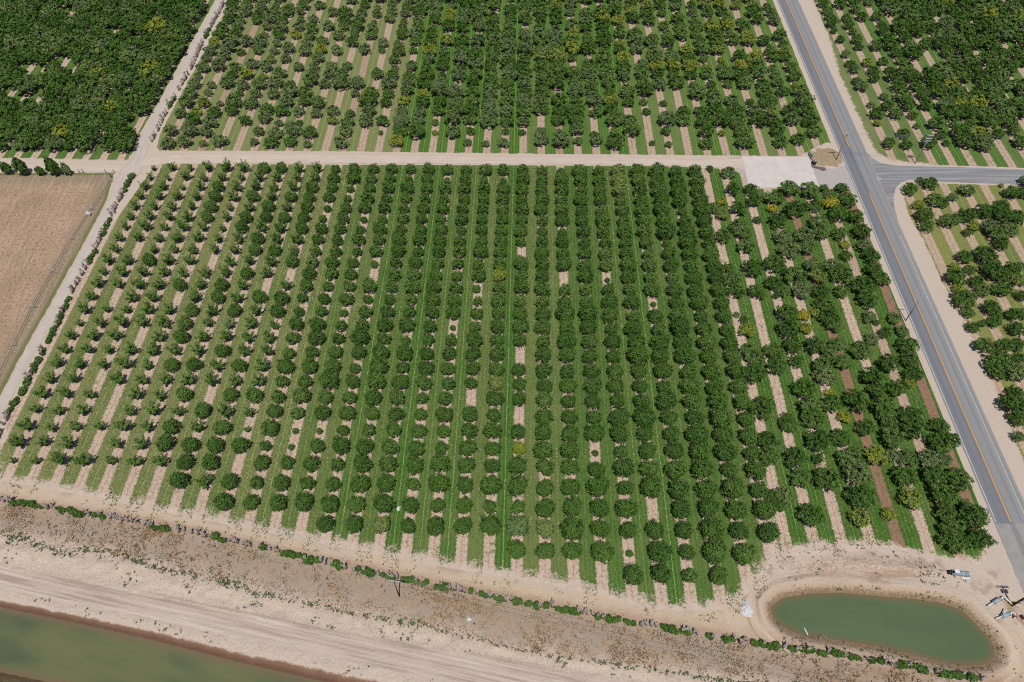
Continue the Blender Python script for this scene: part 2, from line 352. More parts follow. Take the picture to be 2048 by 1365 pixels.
def floor(poly, z, mat, res=.8, lush=None, edge_free=None, label=None, rag=.4):
    P = np.asarray(poly); lo = P.min(0)-1; hi = P.max(0)+1
    x = np.arange(lo[0], hi[0]+res, res); y = np.arange(lo[1], hi[1]+res, res)
    X, Y = np.meshgrid(x, y); d, NX, NY = sdist(X, Y, P, True)
    e = d if edge_free is None else np.where(edge_free(X, Y), np.maximum(d, 0)+8, d)
    ii = np.arange(X.size).reshape(X.shape)
    f_ = np.stack([ii[:-1, :-1], ii[:-1, 1:], ii[1:, 1:], ii[1:, :-1]], -1).reshape(-1, 4)
    keep = (d.ravel()[f_] > 0).any(1); f_ = f_[keep]
    out_ = d < 0; jx = (vnoise(X, Y, 1.3, 7)-.5)*rag; jy = (vnoise(X, Y, 1.3, 17)-.5)*rag
    X = np.where(out_, NX+jx, X); Y = np.where(out_, NY+jy, Y)
    qx, qy = X.ravel()[f_], Y.ravel()[f_]
    tri = lambda a, b_, c: (qx[:, b_]-qx[:, a])*(qy[:, c]-qy[:, a]) - (qx[:, c]-qx[:, a])*(qy[:, b_]-qy[:, a])
    f_ = f_[(tri(0, 1, 2) > -1e-5) & (tri(0, 2, 3) > -1e-5) & (tri(0, 1, 2)+tri(0, 2, 3) > 1e-3)]
    used = np.unique(f_); rm = np.zeros(X.size, np.int32); rm[used] = np.arange(len(used))
    k = rowk(X, Y)
    at = {'k': k.ravel()[used], 'e': e.ravel()[used]}
    if lush is not None: at['lush'] = lush(X, Y, k).ravel()[used]
    me = mesh_np('orchard_ground', np.stack([X.ravel()[used], Y.ravel()[used], np.full(len(used), z)], -1), rm[f_], at)
    return tag(add('orchard_ground', me, mat), label, kind='structure')
# ------------------------------------------------------------------ water surfaces
def water(name, c1, c2, shoal, sc, w0, w1):
    m = NT(name, .10, .4); n = m.noise(sc, 4, .55, m.stretch(.5, 1.6, CANAL_ROT)); e = m.attr('e')
    m.bump(m.noise(1.6, 4, .6), .03, .5)
    c = m.mix(m.rng(n, .38, .66), c1, c2)
    ee = m.math('ADD', e, m.math('MULTIPLY', m.math('SUBTRACT', m.noise(.7, 3), .5), 1.0))
    return m.color(m.mix(m.rng(ee, w0, w1), shoal, c))
o = floor(grow(POND, .9), PZ, water('pond water', A(98, 114, 80), A(92, 108, 76), A(120, 106, 78), .06, .7, 1.9), .6, label='murky green still water of the oblong farm pond', rag=0); o.name = 'pond_water'
cx = np.linspace(-230, 90, 40)
cw = np.concatenate([np.stack([cx, line_at(BL[2], cx)+.5], 1), np.stack([cx, line_at(BL[1], cx)-.5], 1)[::-1]])
o = floor(cw, WZ, water('canal water', A(114, 118, 80), A(92, 100, 74), A(124, 108, 82), .085, .5, 2.2), 1.0, label='murky olive water of the irrigation canal', rag=0); o.name = 'canal_water'
laneL = ups([(450, -40), (434, 0), (376, 103), (328, 192), (280, 274), (263, 322), (240, 342), (217, 400), (190, 450), (86, 640), (41, 718), (0, 800), (-50, 905), (-120, 1040)])
laneR = ups([(468, -40), (450, 0), (404, 86), (345, 192), (304, 267), (296, 298), (282, 345), (240, 395), (212, 450), (110, 640), (59, 726), (0, 842), (-40, 925), (-110, 1060)])
def roadL(Y): return 97.7 + .0146*Y
def roadC(Y): return 101.1 + .0153*Y
def roadR(Y): return 105.75 + .0152*Y
GRASS_L, GRASS_D = A(72, 120, 44), A(134, 142, 88)
PINK = A(210, 184, 163)
A_poly = np.concatenate([ups([(312, 328), (700, 330), (1000, 331), (1340, 333), (1486, 340), (1500, 378), (1700, 378)]),
    np.array([[roadL(Y)-1.6, Y] for Y in np.arange(160, 62, -4)]),
    ups([(1978, 1108), (1962, 1130), (1900, 1122), (1850, 1114), (1790, 1098), (1720, 1092), (1640, 1094), (1580, 1104), (1530, 1142), (1495, 1188), (1450, 1220), (1360, 1222), (1290, 1217), (1150, 1180), (1020, 1156),
         (900, 1137), (760, 1110), (620, 1083), (480, 1055), (300, 1019), (150, 988), (0, 962), (-30, 925), (60, 760), (150, 580), (225, 450)])])
LUSHA = lambda X, Y, k: np.clip(.10 + .62*sstep(6, 14, k) + .3*sstep(19, 27, k) + .12*np.sin(k*1.7), 0, 1)
floor(A_poly, .012, floor_mat('orchard floor', 0.0, GRASS_L, GRASS_D, PINK, A(146, 108, 86), lushgrad=True, wet=.0), .6, LUSHA,
      edge_free=lambda X, Y: (Y > 82) | (X > 75) & (Y > 66), label='mown grass alleys and bare soil strips of the main orchard block') if False else None
MA = floor_mat('orchard floor', 0.0, GRASS_L, GRASS_D, PINK, A(146, 108, 86), lushgrad=True)
MB = floor_mat('mixed block floor', -.36, A(62, 116, 34), A(96, 124, 54), PINK, A(150, 116, 94), lushgrad=True, wet=.45, amp=.7)
kb = 29.22
splitx = np.array([[rowx(kb, Y), Y] for Y in np.arange(40, 180, 4)])
# west part (regular rows) and east part (mixed trees) share an edge along alley kb
def clip_poly(P, side):
    out = []
    f_ = lambda p: (rowk(np.array(p[0]), np.array(p[1])) - kb)*side
    for a, b_ in zip(P, np.roll(P, -1, 0)):
        fa, fb = f_(a), f_(b_)
        if fa >= 0: out.append(a)
        if fa*fb < 0: t = fa/(fa-fb); out.append(a+(b_-a)*t)
    return np.array(out)
ef = lambda X, Y: (Y > 84) | ((X > 78) & (Y > 67)) | ((X > 55) & (Y > 64))
floor(clip_poly(A_poly, -1), .012, MA, .6, LUSHA, ef, 'mown grass alleys and bare soil strips under the regular rows', rag=0.0)
floor(clip_poly(A_poly, 1), .017, MB, .6, lambda X, Y, k: np.clip(.75+.2*np.sin(k*2.3)+0*Y, 0, 1), ef, 'bright grass alleys and bare strips under the mixed trees by the road', rag=0.0)
rl = lambda Y0, Y1, d, n=14: np.array([[roadL(Y)+d, Y] for Y in np.linspace(Y0, Y1, n)])
C_poly = np.concatenate([ups([(318, 303), (700, 304), (900, 307), (1380, 312), (1600, 313), (1625, 300), (1652, 285)]), rl(186, 330, -1.6), np.array([[-105.5, 330]]), laneR[:6][::1]*1.0+np.array([2.6, 0])])
MC = floor_mat('north block floor', 0.0, A(70, 124, 34), A(140, 148, 96), A(198, 172, 150), A(150, 112, 90), lushgrad=True, wet=.06, amp=.2)
floor(C_poly, .012, MC, 1.0, lambda X, Y, k: np.clip(.05+.95*sstep(11, 15, k)-.25*sstep(24, 28, k), 0, 1), lambda X, Y: (Y > 184), 'grass alleys and bare strips of the block beyond the dirt road')
D_poly = np.concatenate([(laneL[0:6]-np.array([.7, 0])), ups([(235, 322), (0, 318)]), np.array([[-240, 178], [-240, 330], [-113.2, 330]])])
MD = floor_mat('dense block floor', -.33, A(66, 118, 40), A(110, 130, 70), PINK, A(150, 112, 90), lushgrad=True, amp=.35)
floor(D_poly, .012, MD, 1.2, lambda X, Y, k: np.full(X.shape, .8), lambda X, Y: Y > 181, 'grass and bare strips under the dense trees west of the lane')
E_poly = np.concatenate([ups([(1622, 0), (1656, 79), (1676, 150), (1704, 212), (1723, 253), (1745, 301), (1780, 324), (1830, 329), (2048, 336), (2300, 346)]), np.array([[240, 330], [117, 330]])])
ME = floor_mat('east block floor', -.28, A(70, 122, 42), A(138, 146, 96), A(200, 174, 152), A(150, 112, 90), lushgrad=True, kmin=39.45, amp=.55)
floor(E_poly, .012, ME, 1.0, lambda X, Y, k: np.clip(.4+.45*sstep(39, 40.5, k), 0, 1), lambda X, Y: (X > 126), 'grass alleys and bare strips of the block across the paved road')
F_poly = np.concatenate([ups([(1803, 385), (1812, 372), (1850, 366), (2048, 373), (2300, 382)]), np.array([[210, 62], [110.5, 62]]), ups([(2048, 935), (1990, 780), (1925, 640), (1880, 560), (1850, 490), (1815, 430)])])
MF = floor_mat('corner block floor', -.33, A(96, 126, 54), A(146, 150, 86), A(200, 174, 150), A(150, 112, 90), lushgrad=True, kmin=39.3, amp=.3)
floor(F_poly, .012, MF, .8, lambda X, Y, k: np.clip(.3+.1*np.sin(k*2)-0*Y, 0, 1), lambda X, Y: (X > 116.5), 'dry grass alleys and bare strips of the corner block east of the road')
# fallow field
m = NT('fallow field'); e = m.attr('e'); n1 = m.noise(.09, 4, .6); n2 = m.noise(1.6, 4, .7); n3 = m.noise(3.4, 3, .7)
c = m.mix(m.rng(n1, .35, .7), A(198, 168, 142), A(176, 150, 125))
c = m.mix(m.math('MULTIPLY', m.rng(m.noise(1.5, 4, .75), .50, .62), .8), c, A(126, 96, 72))
c = m.mix(m.math('MULTIPLY', m.rng(n3, .54, .66), .5), c, A(226, 190, 160))
c = m.mix(m.math('MULTIPLY', m.math('SUBTRACT', 1.0, m.rng(m.math('ADD', e, m.math('MULTIPLY', n2, 3.0)), 4.5, 8.5)), .8), c, m.mix(m.rng(n2, .4, .6), A(176, 156, 132), A(134, 124, 100)))
edge = m.math('ADD', e, m.math('MULTIPLY', m.math('SUBTRACT', n2, .5), 2.2))
c = m.mix(m.math('MULTIPLY', m.math('SUBTRACT', 1.0, m.rng(edge, .7, 1.5)), .85), c, A(112, 122, 66))
fs = m.noise(1.0, 4, .65, m.stretch(1.1, .06, R(-2)))
c = m.mix(m.math('MULTIPLY', m.rng(fs, .48, .62), .35), c, A(156, 132, 110))
c = m.mix(m.math('MULTIPLY', m.math('SUBTRACT', 1.0, m.rng(fs, .36, .46)), .25), c, A(222, 196, 172))
m.bump(m.math('ADD', n3, n2), .22, .9); M_FIELD = m.color(c)
G_poly = np.concatenate([ups([(-500, 348), (0, 347), (228, 346)]), laneL[7:13]-np.array([.35, 0]), np.array([[-240, 60]])])
floor(G_poly, .012, M_FIELD, .9, None, None, 'brown fallow field of crumbly bare soil west of the lane').name = 'fallow_field'

# ------------------------------------------------------------------ lanes, roads, pads
def strip(name, L, Rr, z, mat, n=160, across=8, jit=.12, label=None):
    def rs(P):
        s_ = np.concatenate([[0], np.cumsum(np.linalg.norm(np.diff(P, axis=0), axis=1))])
        t = np.linspace(0, s_[-1], n); return np.stack([np.interp(t, s_, P[:, 0]), np.interp(t, s_, P[:, 1])], 1)
    L, Rr = rs(np.asarray(L)), rs(np.asarray(Rr))
    dirn = (Rr-L)/np.linalg.norm(Rr-L, axis=1)[:, None]
    L = L + dirn*rng.normal(0, jit, (n, 1)); Rr = Rr + dirn*rng.normal(0, jit, (n, 1))
    u = np.linspace(0, 1, across+1)
    P = L[:, None, :]*(1-u)[None, :, None] + Rr[:, None, :]*u[None, :, None]
    V = np.concatenate([P, np.full(P.shape[:2]+(1,), z)], -1)
    ii = np.arange(n*(across+1)).reshape(n, across+1)
    f_ = np.stack([ii[:-1, :-1], ii[:-1, 1:], ii[1:, 1:], ii[1:, :-1]], -1).reshape(-1, 4)
    s_ = np.concatenate([[0], np.cumsum(np.linalg.norm(np.diff(L, axis=0), axis=1))])
    me = mesh_np(name, V, f_, {'u': np.tile(u, (n, 1)), 's': np.repeat(s_[:, None], across+1, 1)})
    if me.polygons[0].normal.z < 0: me.flip_normals()
    return tag(add(name, me, mat), label, kind='structure')
def dirt_mat(name, base, track, edge):
    m = NT(name); u = m.attr('u'); s_ = m.attr('s'); n1 = m.noise(.25, 4, .6); n2 = m.noise(2.5, 4, .65)
    cv = m.n('ShaderNodeCombineXYZ'); m.link(m.math('MULTIPLY', u, 9.0), cv.inputs[0]); m.link(m.math('MULTIPLY', s_, .05), cv.inputs[1])
    st = m.noise(1.0, 4, .6, cv.outputs[0])
    c = m.mix(m.rng(n1, .3, .7), base, tuple(v*.9 for v in base[:3])+(1,))
    c = m.mix(m.math('MULTIPLY', m.rng(st, .46, .66), .7), c, track)
    ed = m.math('ABSOLUTE', m.math('SUBTRACT', u, .5))
    c = m.mix(m.rng(m.math('ADD', ed, m.math('MULTIPLY', m.math('SUBTRACT', n2, .5), .16)), .41, .48), c, edge)
    c = m.mix(m.math('MULTIPLY', m.rng(n2, .56, .68), .22), c, A(150, 134, 120))
    m.bump(n2, .06, .7); return m.color(c)
M_LANE = dirt_mat('gravel lane', A(207, 195, 184), A(190, 178, 168), A(196, 174, 150))
strip('gravel_lane', laneL, laneR, .024, M_LANE, 300, label='pale gravel lane running along the west side of the orchard')
M_DIRT = dirt_mat('dirt road', A(216, 201, 186), A(196, 178, 162), A(200, 176, 148))
dt = ups([(285, 318), (342, 308.5), (500, 308), (700, 308.5), (900, 312), (1200, 316), (1400, 319.5), (1486, 317)])
db = ups([(285, 334), (342, 328), (500, 327), (700, 327.5), (900, 328), (1200, 329.5), (1400, 333), (1494, 340)])
strip('dirt_road', dt, db, .036, M_DIRT, 220, 6, .14, 'straight pale dirt road dividing the orchard blocks')
strip('farm_track', ups([(-300, 326), (0, 327), (150, 330), (262, 331)]), ups([(-300, 346), (0, 346), (150, 345), (255, 343)]), .018, M_DIRT, 90, 6, .25, 'faint dirt track at the top of the fallow field')

m = NT('asphalt', .85, .2); u = m.attr('u'); s_ = m.attr('s')
cv = m.n('ShaderNodeCombineXYZ'); m.link(m.math('MULTIPLY', u, 11.0), cv.inputs[0]); m.link(m.math('MULTIPLY', s_, .02), cv.inputs[1])
st = m.noise(1.0, 5, .65, cv.outputs[0]); n2 = m.noise(6, 3, .6); n1 = m.noise(.2, 3)
base = m.ramp(u, [(0, A(150, 148, 146)), (.06, A(126, 128, 134)), (.16, A(112, 115, 124)), (.27, A(122, 124, 132)), (.40, A(108, 111, 120)), (.5, A(142, 142, 144)), (.62, A(148, 148, 150)), (.70, A(132, 133, 137)), (.80, A(150, 150, 150)), (.92, A(140, 140, 141)), (1, A(164, 158, 152))])
base = m.mix(m.math('MULTIPLY', m.rng(st, .4, .7), .35), base, A(158, 157, 158))
base = m.mix(m.math('MULTIPLY', m.rng(n2, .5, .72), .16), base, A(96, 98, 104)); base = m.mix(m.math('MULTIPLY', n1, .18), base, A(170, 166, 162))
old = m.rng(s_, 2.0, 2.1)     # newer paler surface at the near end is a separate sheet
M_ASPH = m.color(base)
Yr = np.linspace(61.2, 620, 200)
strip('paved_road', np.stack([roadL(Yr), Yr], 1), np.stack([roadR(Yr), Yr], 1), .048, M_ASPH, 400, 16, .03, 'grey two lane paved road with orange centre line')
m = NT('pale asphalt', .9, .15); n1 = m.noise(.4, 4, .6); n2 = m.noise(7, 3); u = m.attr('u')
c = m.mix(m.rng(n1, .3, .7), A(166, 162, 158), A(150, 147, 146))
c = m.mix(m.math('MULTIPLY', m.math('SUBTRACT', 1.0, m.rng(m.math('ABSOLUTE', m.math('SUBTRACT', u, .42)), .03, .1)), .5), c, A(118, 119, 124)); c = m.mix(m.math('MULTIPLY', m.rng(n2, .5, .7), .2), c, A(186, 176, 166))
M_ASPH2 = m.color(c)
Yn = np.linspace(8, 61.2, 30)
strip('old_pavement', np.stack([roadL(Yn)+.3*(1-(Yn/61)), Yn], 1), np.stack([roadR(Yn)+.5, Yn], 1), .046, M_ASPH2, 60, 10, .06, 'worn pale pavement at the near end of the road')
# markings
def line_mark(name, fx, Y0, Y1, wd, mat, z=.056, label=None):
    Y = np.linspace(Y0, Y1, 80); return strip(name, np.stack([fx(Y)-wd/2, Y], 1), np.stack([fx(Y)+wd/2, Y], 1), z, mat, 160, 1, .008, label)
def paint(name, c, wear):
    m = NT(name, .7, .2); n = m.noise(2.0, 5, .75); return m.color(m.mix(m.rng(n, wear, wear+.2), A(140, 138, 136), c))
M_WHITE = paint('white road paint', A(214, 214, 212), .3); M_OR = paint('orange road paint', A(214, 160, 92), .22)
line_mark('edge_line', lambda Y: roadL(Y)+.42, 61.5, 600, .13, M_WHITE, label='white edge line on the west side of the road')
line_mark('edge_line', lambda Y: roadR(Y)-1.15, 61.5, 145, .12, M_WHITE, label='white edge line on the east side of the road')
line_mark('centre_line', roadC, 184, 600, .30, M_OR, label='orange centre line beyond the junction')
line_mark('centre_line', roadC, 61.5, 162.5, .30, M_OR, label='orange centre line before the junction')
# side road
m = NT('side road asphalt', .88, .18); n1 = m.noise(1.0, 4, .6, m.stretch(.05, 1.1, R(-1))); n2 = m.noise(5, 3)
c = m.mix(m.rng(n1, .35, .68), A(134, 134, 138), A(164, 163, 163)); c = m.mix(m.math('MULTIPLY', m.rng(n2, .5, .7), .2), c, A(112, 113, 118))
M_SIDE = m.color(c)
sr = ups([(1700, 300), (1728, 300), (1742, 315), (1760, 326), (1785, 331.5), (1830, 333), (1890, 334), (2048, 340), (2600, 358), (2600, 392), (2048, 370.5), (1883, 364), (1850, 361), (1820, 360), (1803, 365), (1792, 376), (1787, 392), (1788, 410), (1795, 440), (1735, 430)])
poly_obj('side_road', sr, .040, M_SIDE, label='grey side road joining the paved road from the east', jitter=.05, seg=1.0)
m = NT('concrete', .9, .15); n1 = m.noise(.3, 5, .65); n2 = m.noise(3, 4, .7); vr = m.n('ShaderNodeTexVoronoi'); vr.feature = 'DISTANCE_TO_EDGE'; vr.inputs['Scale'].default_value = .28
wv = m.n('ShaderNodeVectorMath'); wv.operation = 'ADD'; m.link(m.P(), wv.inputs[0]); nn = m.n('ShaderNodeTexNoise'); nn.inputs['Scale'].default_value = .8; m.link(m.P(), nn.inputs['Vector']); m.link(nn.outputs['Color'], wv.inputs[1]); m.link(wv.outputs[0], vr.inputs['Vector'])
c = m.mix(m.rng(n1, .35, .7), A(220, 211, 204), A(210, 201, 195)); c = m.mix(m.math('MULTIPLY', m.rng(n2, .55, .72), .3), c, A(176, 168, 162))
c = m.mix(m.math('MULTIPLY', m.math('SUBTRACT', 1.0, m.rng(vr.outputs[0], .0, .02)), .35), c, A(150, 142, 136)); M_CONC = m.color(c)
poly_obj('concrete_pad', ups([(1484, 313.5), (1617, 315), (1639, 376), (1498, 376)]), .062, M_CONC, label='pale rectangular concrete pad beside the road', jitter=.02, seg=1.0)
m = NT('apron', .9, .15); n1 = m.noise(.4, 4); n2 = m.noise(4, 4, .7); M_APR = m.color(m.mix(m.rng(n2, .4, .75), m.mix(n1, A(198, 190, 184), A(182, 174, 168)), A(164, 157, 152)))
poly_obj('driveway_apron', np.concatenate([ups([(1619, 321), (1640, 337), (1668, 338.5), (1690, 331)]), np.array([[roadL(168)+.15, 168.5], [roadL(140)+.15, 140]]), ups([(1722, 402), (1700, 376), (1638.5, 376)])]), .030, M_APR, label='worn grey beige driveway joining pad to road', jitter=.05, seg=1.0)
poly_obj('driveway_apron', ups([(1455, 316), (1486, 313), (1499, 378), (1488, 352), (1470, 342), (1450, 336)]), .030, M_APR, label='worn brownish strip at the west edge of the pad', jitter=.08, seg=.8)
m = NT('straw', .95, .1); n1 = m.noise(1.0, 4); n2 = m.noise(7, 4, .7); M_STRAW = m.color(m.mix(m.rng(n2, .4, .65), m.mix(n1, A(214, 196, 164), A(196, 172, 136)), A(150, 124, 96))); m.bump(n2, .3, 1)
M_WET = plain('wet ground', (124, 108, 104), .5, .3)
# straw mound: a low heap
def mound(name, cx_, cy_, rx, ry, h, mat, seed, label, cat=None, n=46, kind=None, rough=.5, p=1.6, z0=0.0):
    u = np.linspace(-1.15, 1.15, n); X, Y = np.meshgrid(u, u)
    wob = 1 + (1.1 if name != 'straw_ground' else .8)*(fbm(X+seed, Y, .5, seed)-.5)
    r = np.hypot(X, Y)/wob; Z = h*np.clip(1-r**p, -.08, 1) * (1 + rough*(fbm(X*3+seed, Y*3, .7, seed+3)-.5)) + np.where(r > 1, -.06, .02)
    ii = np.arange(n*n).reshape(n, n); f_ = np.stack([ii[:-1, :-1], ii[:-1, 1:], ii[1:, 1:], ii[1:, :-1]], -1).reshape(-1, 4)
    keep = (r.ravel()[f_] < 1.12).any(1)
    me = mesh_np(name, np.stack([X*rx, Y*ry, Z], -1), f_[keep], smooth=True)
    o = add(name, me, mat, loc=(cx_, cy_, z0)); tag(o, label, cat, kind=kind); return o
pc = up(1655, 315); mound('straw_ground', pc[0], pc[1], 5.0, 4.6, .22, M_STRAW, 4, 'low straw covered corner of ground beside the concrete pad', kind='structure', p=3)
wp = ups([(1622, 331), (1636, 333), (1650, 336), (1653, 341), (1645, 343), (1636, 338.5), (1624, 336)])
poly_obj('wet_patch', wp, .075, M_WET, label='dark wet stain on the driveway beside the pad', jitter=.06, seg=.5)

# ------------------------------------------------------------------ foliage
TINTS = [(0.0, A(63, 113, 31)), (.2, A(84, 131, 38)), (.42, A(114, 151, 68)), (.6, A(126, 150, 104)), (.76, A(162, 182, 60)), (.9, A(196, 196, 50)), (1.0, A(222, 206, 60))]
def leaf_mat(name, ty, stops=TINTS, tname='tint'):
    m = NT(name, .62, .22); t = m.attr(tname, ty); lf = m.attr('leaf')
    t2 = m.math('ADD', t, m.math('MULTIPLY', m.math('SUBTRACT', lf, .5), .24), clamp=True)
    c = m.ramp(t2, stops)
    lf2 = m.math('FRACT', m.math('MULTIPLY', lf, 7.31))
    c = m.mix(m.math('MULTIPLY', lf2, .5), c, (1.0, 1.0, 1.0, 1), 'MULTIPLY') if False else m.mix(lf2, m.mix(.34, c, (0, 0, 0, 1)), m.mix(.10, c, (.5, .55, .2, 1)))
    m.put(m.b.inputs['Base Color'], c)
    tr = m.n('ShaderNodeBsdfTranslucent'); m.link(m.mix(.5, c, A(120, 150, 30)), tr.inputs['Color'])
    mx = m.n('ShaderNodeMixShader'); mx.inputs[0].default_value = .28
    m.link(m.b.outputs[0], mx.inputs[1]); m.link(tr.outputs[0], mx.inputs[2])
    m.link(mx.outputs[0], m.t.nodes['Material Output'].inputs['Surface'])
    return m.m
M_LEAF = leaf_mat('orchard leaves', 'OBJECT'); M_LEAFG = leaf_mat('distant orchard leaves', 'GEOMETRY')
M_BARK = plain('bark', (112, 92, 78), .9, .1); M_STUMP = plain('grey dead wood', (205, 190, 182), .9, .1, var=.4, scale=9)
def rvec(n, g): 
    v = g.normal(size=(n, 3)); return v/np.linalg.norm(v, axis=1)[:, None]
def leaves(Cn, Nn, sz, g, long=1.5):
    """diamond leaf sprays: centres, normals, sizes -> (n,4,3)"""
    n = len(Cn); a = np.cross(Nn, rvec(n, g)); a /= np.linalg.norm(a, axis=1)[:, None]+1e-9; b_ = np.cross(Nn, a)
    sz = sz[:, None]; bend = Nn*sz*.25
    return np.stack([Cn-a*sz*long, Cn-b_*sz*.8+bend, Cn+a*sz*long, Cn+b_*sz*.8+bend], 1)
def clumped(cent, outd, per, rad, size, g, up_bias=.5):
    n = len(cent)
    c = np.repeat(cent, per, 0); o = np.repeat(outd, per, 0)
    off = rvec(n*per, g)*(g.random((n*per, 1))**.5)*rad
    nn = o*.9 + rvec(n*per, g)*.75 + np.array([0, 0, up_bias]); nn /= np.linalg.norm(nn, axis=1)[:, None]
    V = leaves(c+off, nn, size*(.65+.7*g.random(n*per)), g)
    lf = np.clip(np.repeat(g.random(n), per)*.6 + g.random(n*per)*.4, 0, 1)
    return V, lf
def crown_round(seed, nc=84, per=14, size=.066):
    g = np.random.default_rng(seed)
    i = np.arange(nc)+.5; ph = np.arccos(1-1.62*i/nc); th = i*2.39996+g.normal(0, .3, nc)
    d = np.stack([np.sin(ph)*np.cos(th), np.sin(ph)*np.sin(th), np.cos(ph)], 1)
    ang = np.arctan2(d[:, 1], d[:, 0]); lob = 1 + .08*np.sin(2*ang+g.random()*6) + .06*np.sin(5*ang+g.random()*6)
    r = (.82 + g.normal(0, .06, nc))*lob
    cent = d*r[:, None]*np.array([1, 1, .82]) + np.array([0, 0, 1.0])
    V, lf = clumped(cent, d, per, .24, size, g)
    # inner leaves
    ci = rvec(nc//2, g)*(.35+.25*g.random((nc//2, 1)))*np.array([1, 1, .8])+np.array([0, 0, 1.0])
    V2, lf2 = clumped(ci, rvec(nc//2, g), per//2, .3, size*1.3, g)
    return np.concatenate([V, V2]), np.concatenate([lf, lf2])
def crown_spread(seed, nl=8, per=14, size=.058, dens=10.5):
    g = np.random.default_rng(seed); Vs = []; Ls = []
    cents = [(0, 0, 1.2, .55)]
    for i in range(nl):
        a = i*2*math.pi/nl + g.normal(0, .22); rr = .52+.16*g.random()
        cents.append((math.cos(a)*rr, math.sin(a)*rr, .72+.35*g.random(), .34+.14*g.random()))
    for (x, y, z, r) in cents:
        n = int(dens*(r/.4)**2) + 3
        d = rvec(n, g); d[:, 2] = np.abs(d[:, 2])*1.0 - .3; d /= np.linalg.norm(d, axis=1)[:, None]
        c = np.array([x, y, z]) + d*(r*(.72+.3*g.random((n, 1))))*np.array([1, 1, .85])
        V, lf = clumped(c, d, per, .17, size, g); Vs.append(V); Ls.append(lf)
    return np.concatenate(Vs), np.concatenate(Ls)
def limbs_young(seed):
    g = np.random.default_rng(seed); out = []
    n = 9+seed % 3
    for i in range(n):
        a = i*2*math.pi/n + g.normal(0, .25); rr = .45+.5*g.random(); zt = 1.35+.75*g.random()
        out.append([np.array([0, 0, .35]), np.array([math.cos(a)*rr*.45, math.sin(a)*rr*.45, .35+.45*(zt-.35)]), np.array([math.cos(a)*rr, math.sin(a)*rr, zt])])
    out.append([np.array([0, 0, .35]), np.array([.05, 0, .9]), np.array([.1*g.normal(), .1*g.normal(), 2.05])])
    return out
def crown_young(seed, per=11, size=.072, k=6):
    g = np.random.default_rng(seed+500); Vs = []; Ls = []
    for P in limbs_young(seed):
        t = np.linspace(.3, 1.02, k)
        c = np.array([(P[0]*(1-2*v)+P[1]*2*v) if v < .5 else (P[1]*(2-2*v)+P[2]*(2*v-1)) for v in t]) + g.normal(0, .05, (k, 3))
        d = (P[2]-P[0])/np.linalg.norm(P[2]-P[0]); V, lf = clumped(c, np.tile(d, (k, 1)), per, .23, size, g); Vs.append(V); Ls.append(lf)
    return np.concatenate(Vs), np.concatenate(Ls)
def tube(pts, rads, sides=6):
    V = []; Fc = []
    pts = [np.asarray(p, float) for p in pts]
    for i, (p, r) in enumerate(zip(pts, rads)):
        d = pts[min(i+1, len(pts)-1)] - pts[max(i-1, 0)]; d = d/np.linalg.norm(d)
        a = np.cross(d, [.3, .9, .1] if abs(d[2]) > .5 else [0, 0, 1.0]); a /= np.linalg.norm(a); b_ = np.cross(d, a)
        for s in range(sides):
            t = 2*math.pi*s/sides; V.append(p + (a*math.cos(t)+b_*math.sin(t))*r)
        if i:
            for s in range(sides):
                q0 = (i-1)*sides; q1 = i*sides; Fc.append((q0+s, q0+(s+1) % sides, q1+(s+1) % sides, q1+s))
    n = len(V); V.append(pts[-1]); V.append(pts[0]); l = (len(pts)-1)*sides
    for s in range(sides): Fc.append((l+s, l+(s+1) % sides, n, n)); Fc.append(((s+1) % sides, s, n+1, n+1))
    return np.array(V), Fc
def join_tubes(ts):
    V = []; Fc = []; o = 0
    for v, f_ in ts:
        V.append(v); Fc += [tuple(i+o for i in q) for q in f_]; o += len(v)
    return np.concatenate(V), Fc
def pmesh(name, V, Fc, mat, smooth=True):
    me = bpy.data.meshes.new(name); Fc = [tuple(dict.fromkeys(q)) for q in Fc]
    me.from_pydata([tuple(v) for v in V], [], Fc); me.update()
    if smooth: me.polygons.foreach_set('use_smooth', np.ones(len(me.polygons), bool))
    me.materials.append(mat); return me
def trunk_mesh(limbs, r0=.09):
    ts = [tube([(0, 0, -.05), (0.01, 0, .2), (0, 0, .4)], [r0*1.4, r0, r0*.95])]
    for P in limbs: ts.append(tube(P, [r0*.55, r0*.38, r0*.15], 5))
    V, Fc = join_tubes(ts); return pmesh('trunk', V, Fc, M_BARK)
def limbs_round(seed, n=6):
    g = np.random.default_rng(seed+90); L = []
    for i in range(n):
        a = i*2*math.pi/n + g.normal(0, .2); rr = .55+.15*g.random(); L.append([np.array([0, 0, .35]), np.array([math.cos(a)*rr*.5, math.sin(a)*rr*.5, .75]), np.array([math.cos(a)*rr, math.sin(a)*rr, 1.1+.2*g.random()])])
    return L
def crown_me(name, V, lf, mat):
    n = len(V); me = mesh_np(name, V.reshape(-1, 3), np.arange(n*4).reshape(n, 4), None, {'leaf': lf}); me.materials.append(mat); return me
def normed(VL):
    V, lf = VL; r = np.percentile(np.hypot(V[..., 0], V[..., 1]), 96); V = V/np.array([r, r, 1]); return V, lf
KINDS = {}
for kind, fn, lim, nv in (('young_tree', crown_young, limbs_young, 8), ('round_tree', crown_round, limbs_round, 8), ('spreading_tree', crown_spread, limbs_round, 10)):
    vs = []
    for i in range(nv):
        V, lf = normed(fn(i*17+3))
        vs.append((V, lf, crown_me('crown', V, lf, M_LEAF), trunk_mesh(lim(i*17+3 if kind == 'young_tree' else i))))
    KINDS[kind] = vs
FAR = {'round_tree': [normed(crown_round(900+i, 60, 10, .092)) for i in range(6)], 'spreading_tree': [normed(crown_spread(900+i, 8, 10, .082, 8.5)) for i in range(8)]}
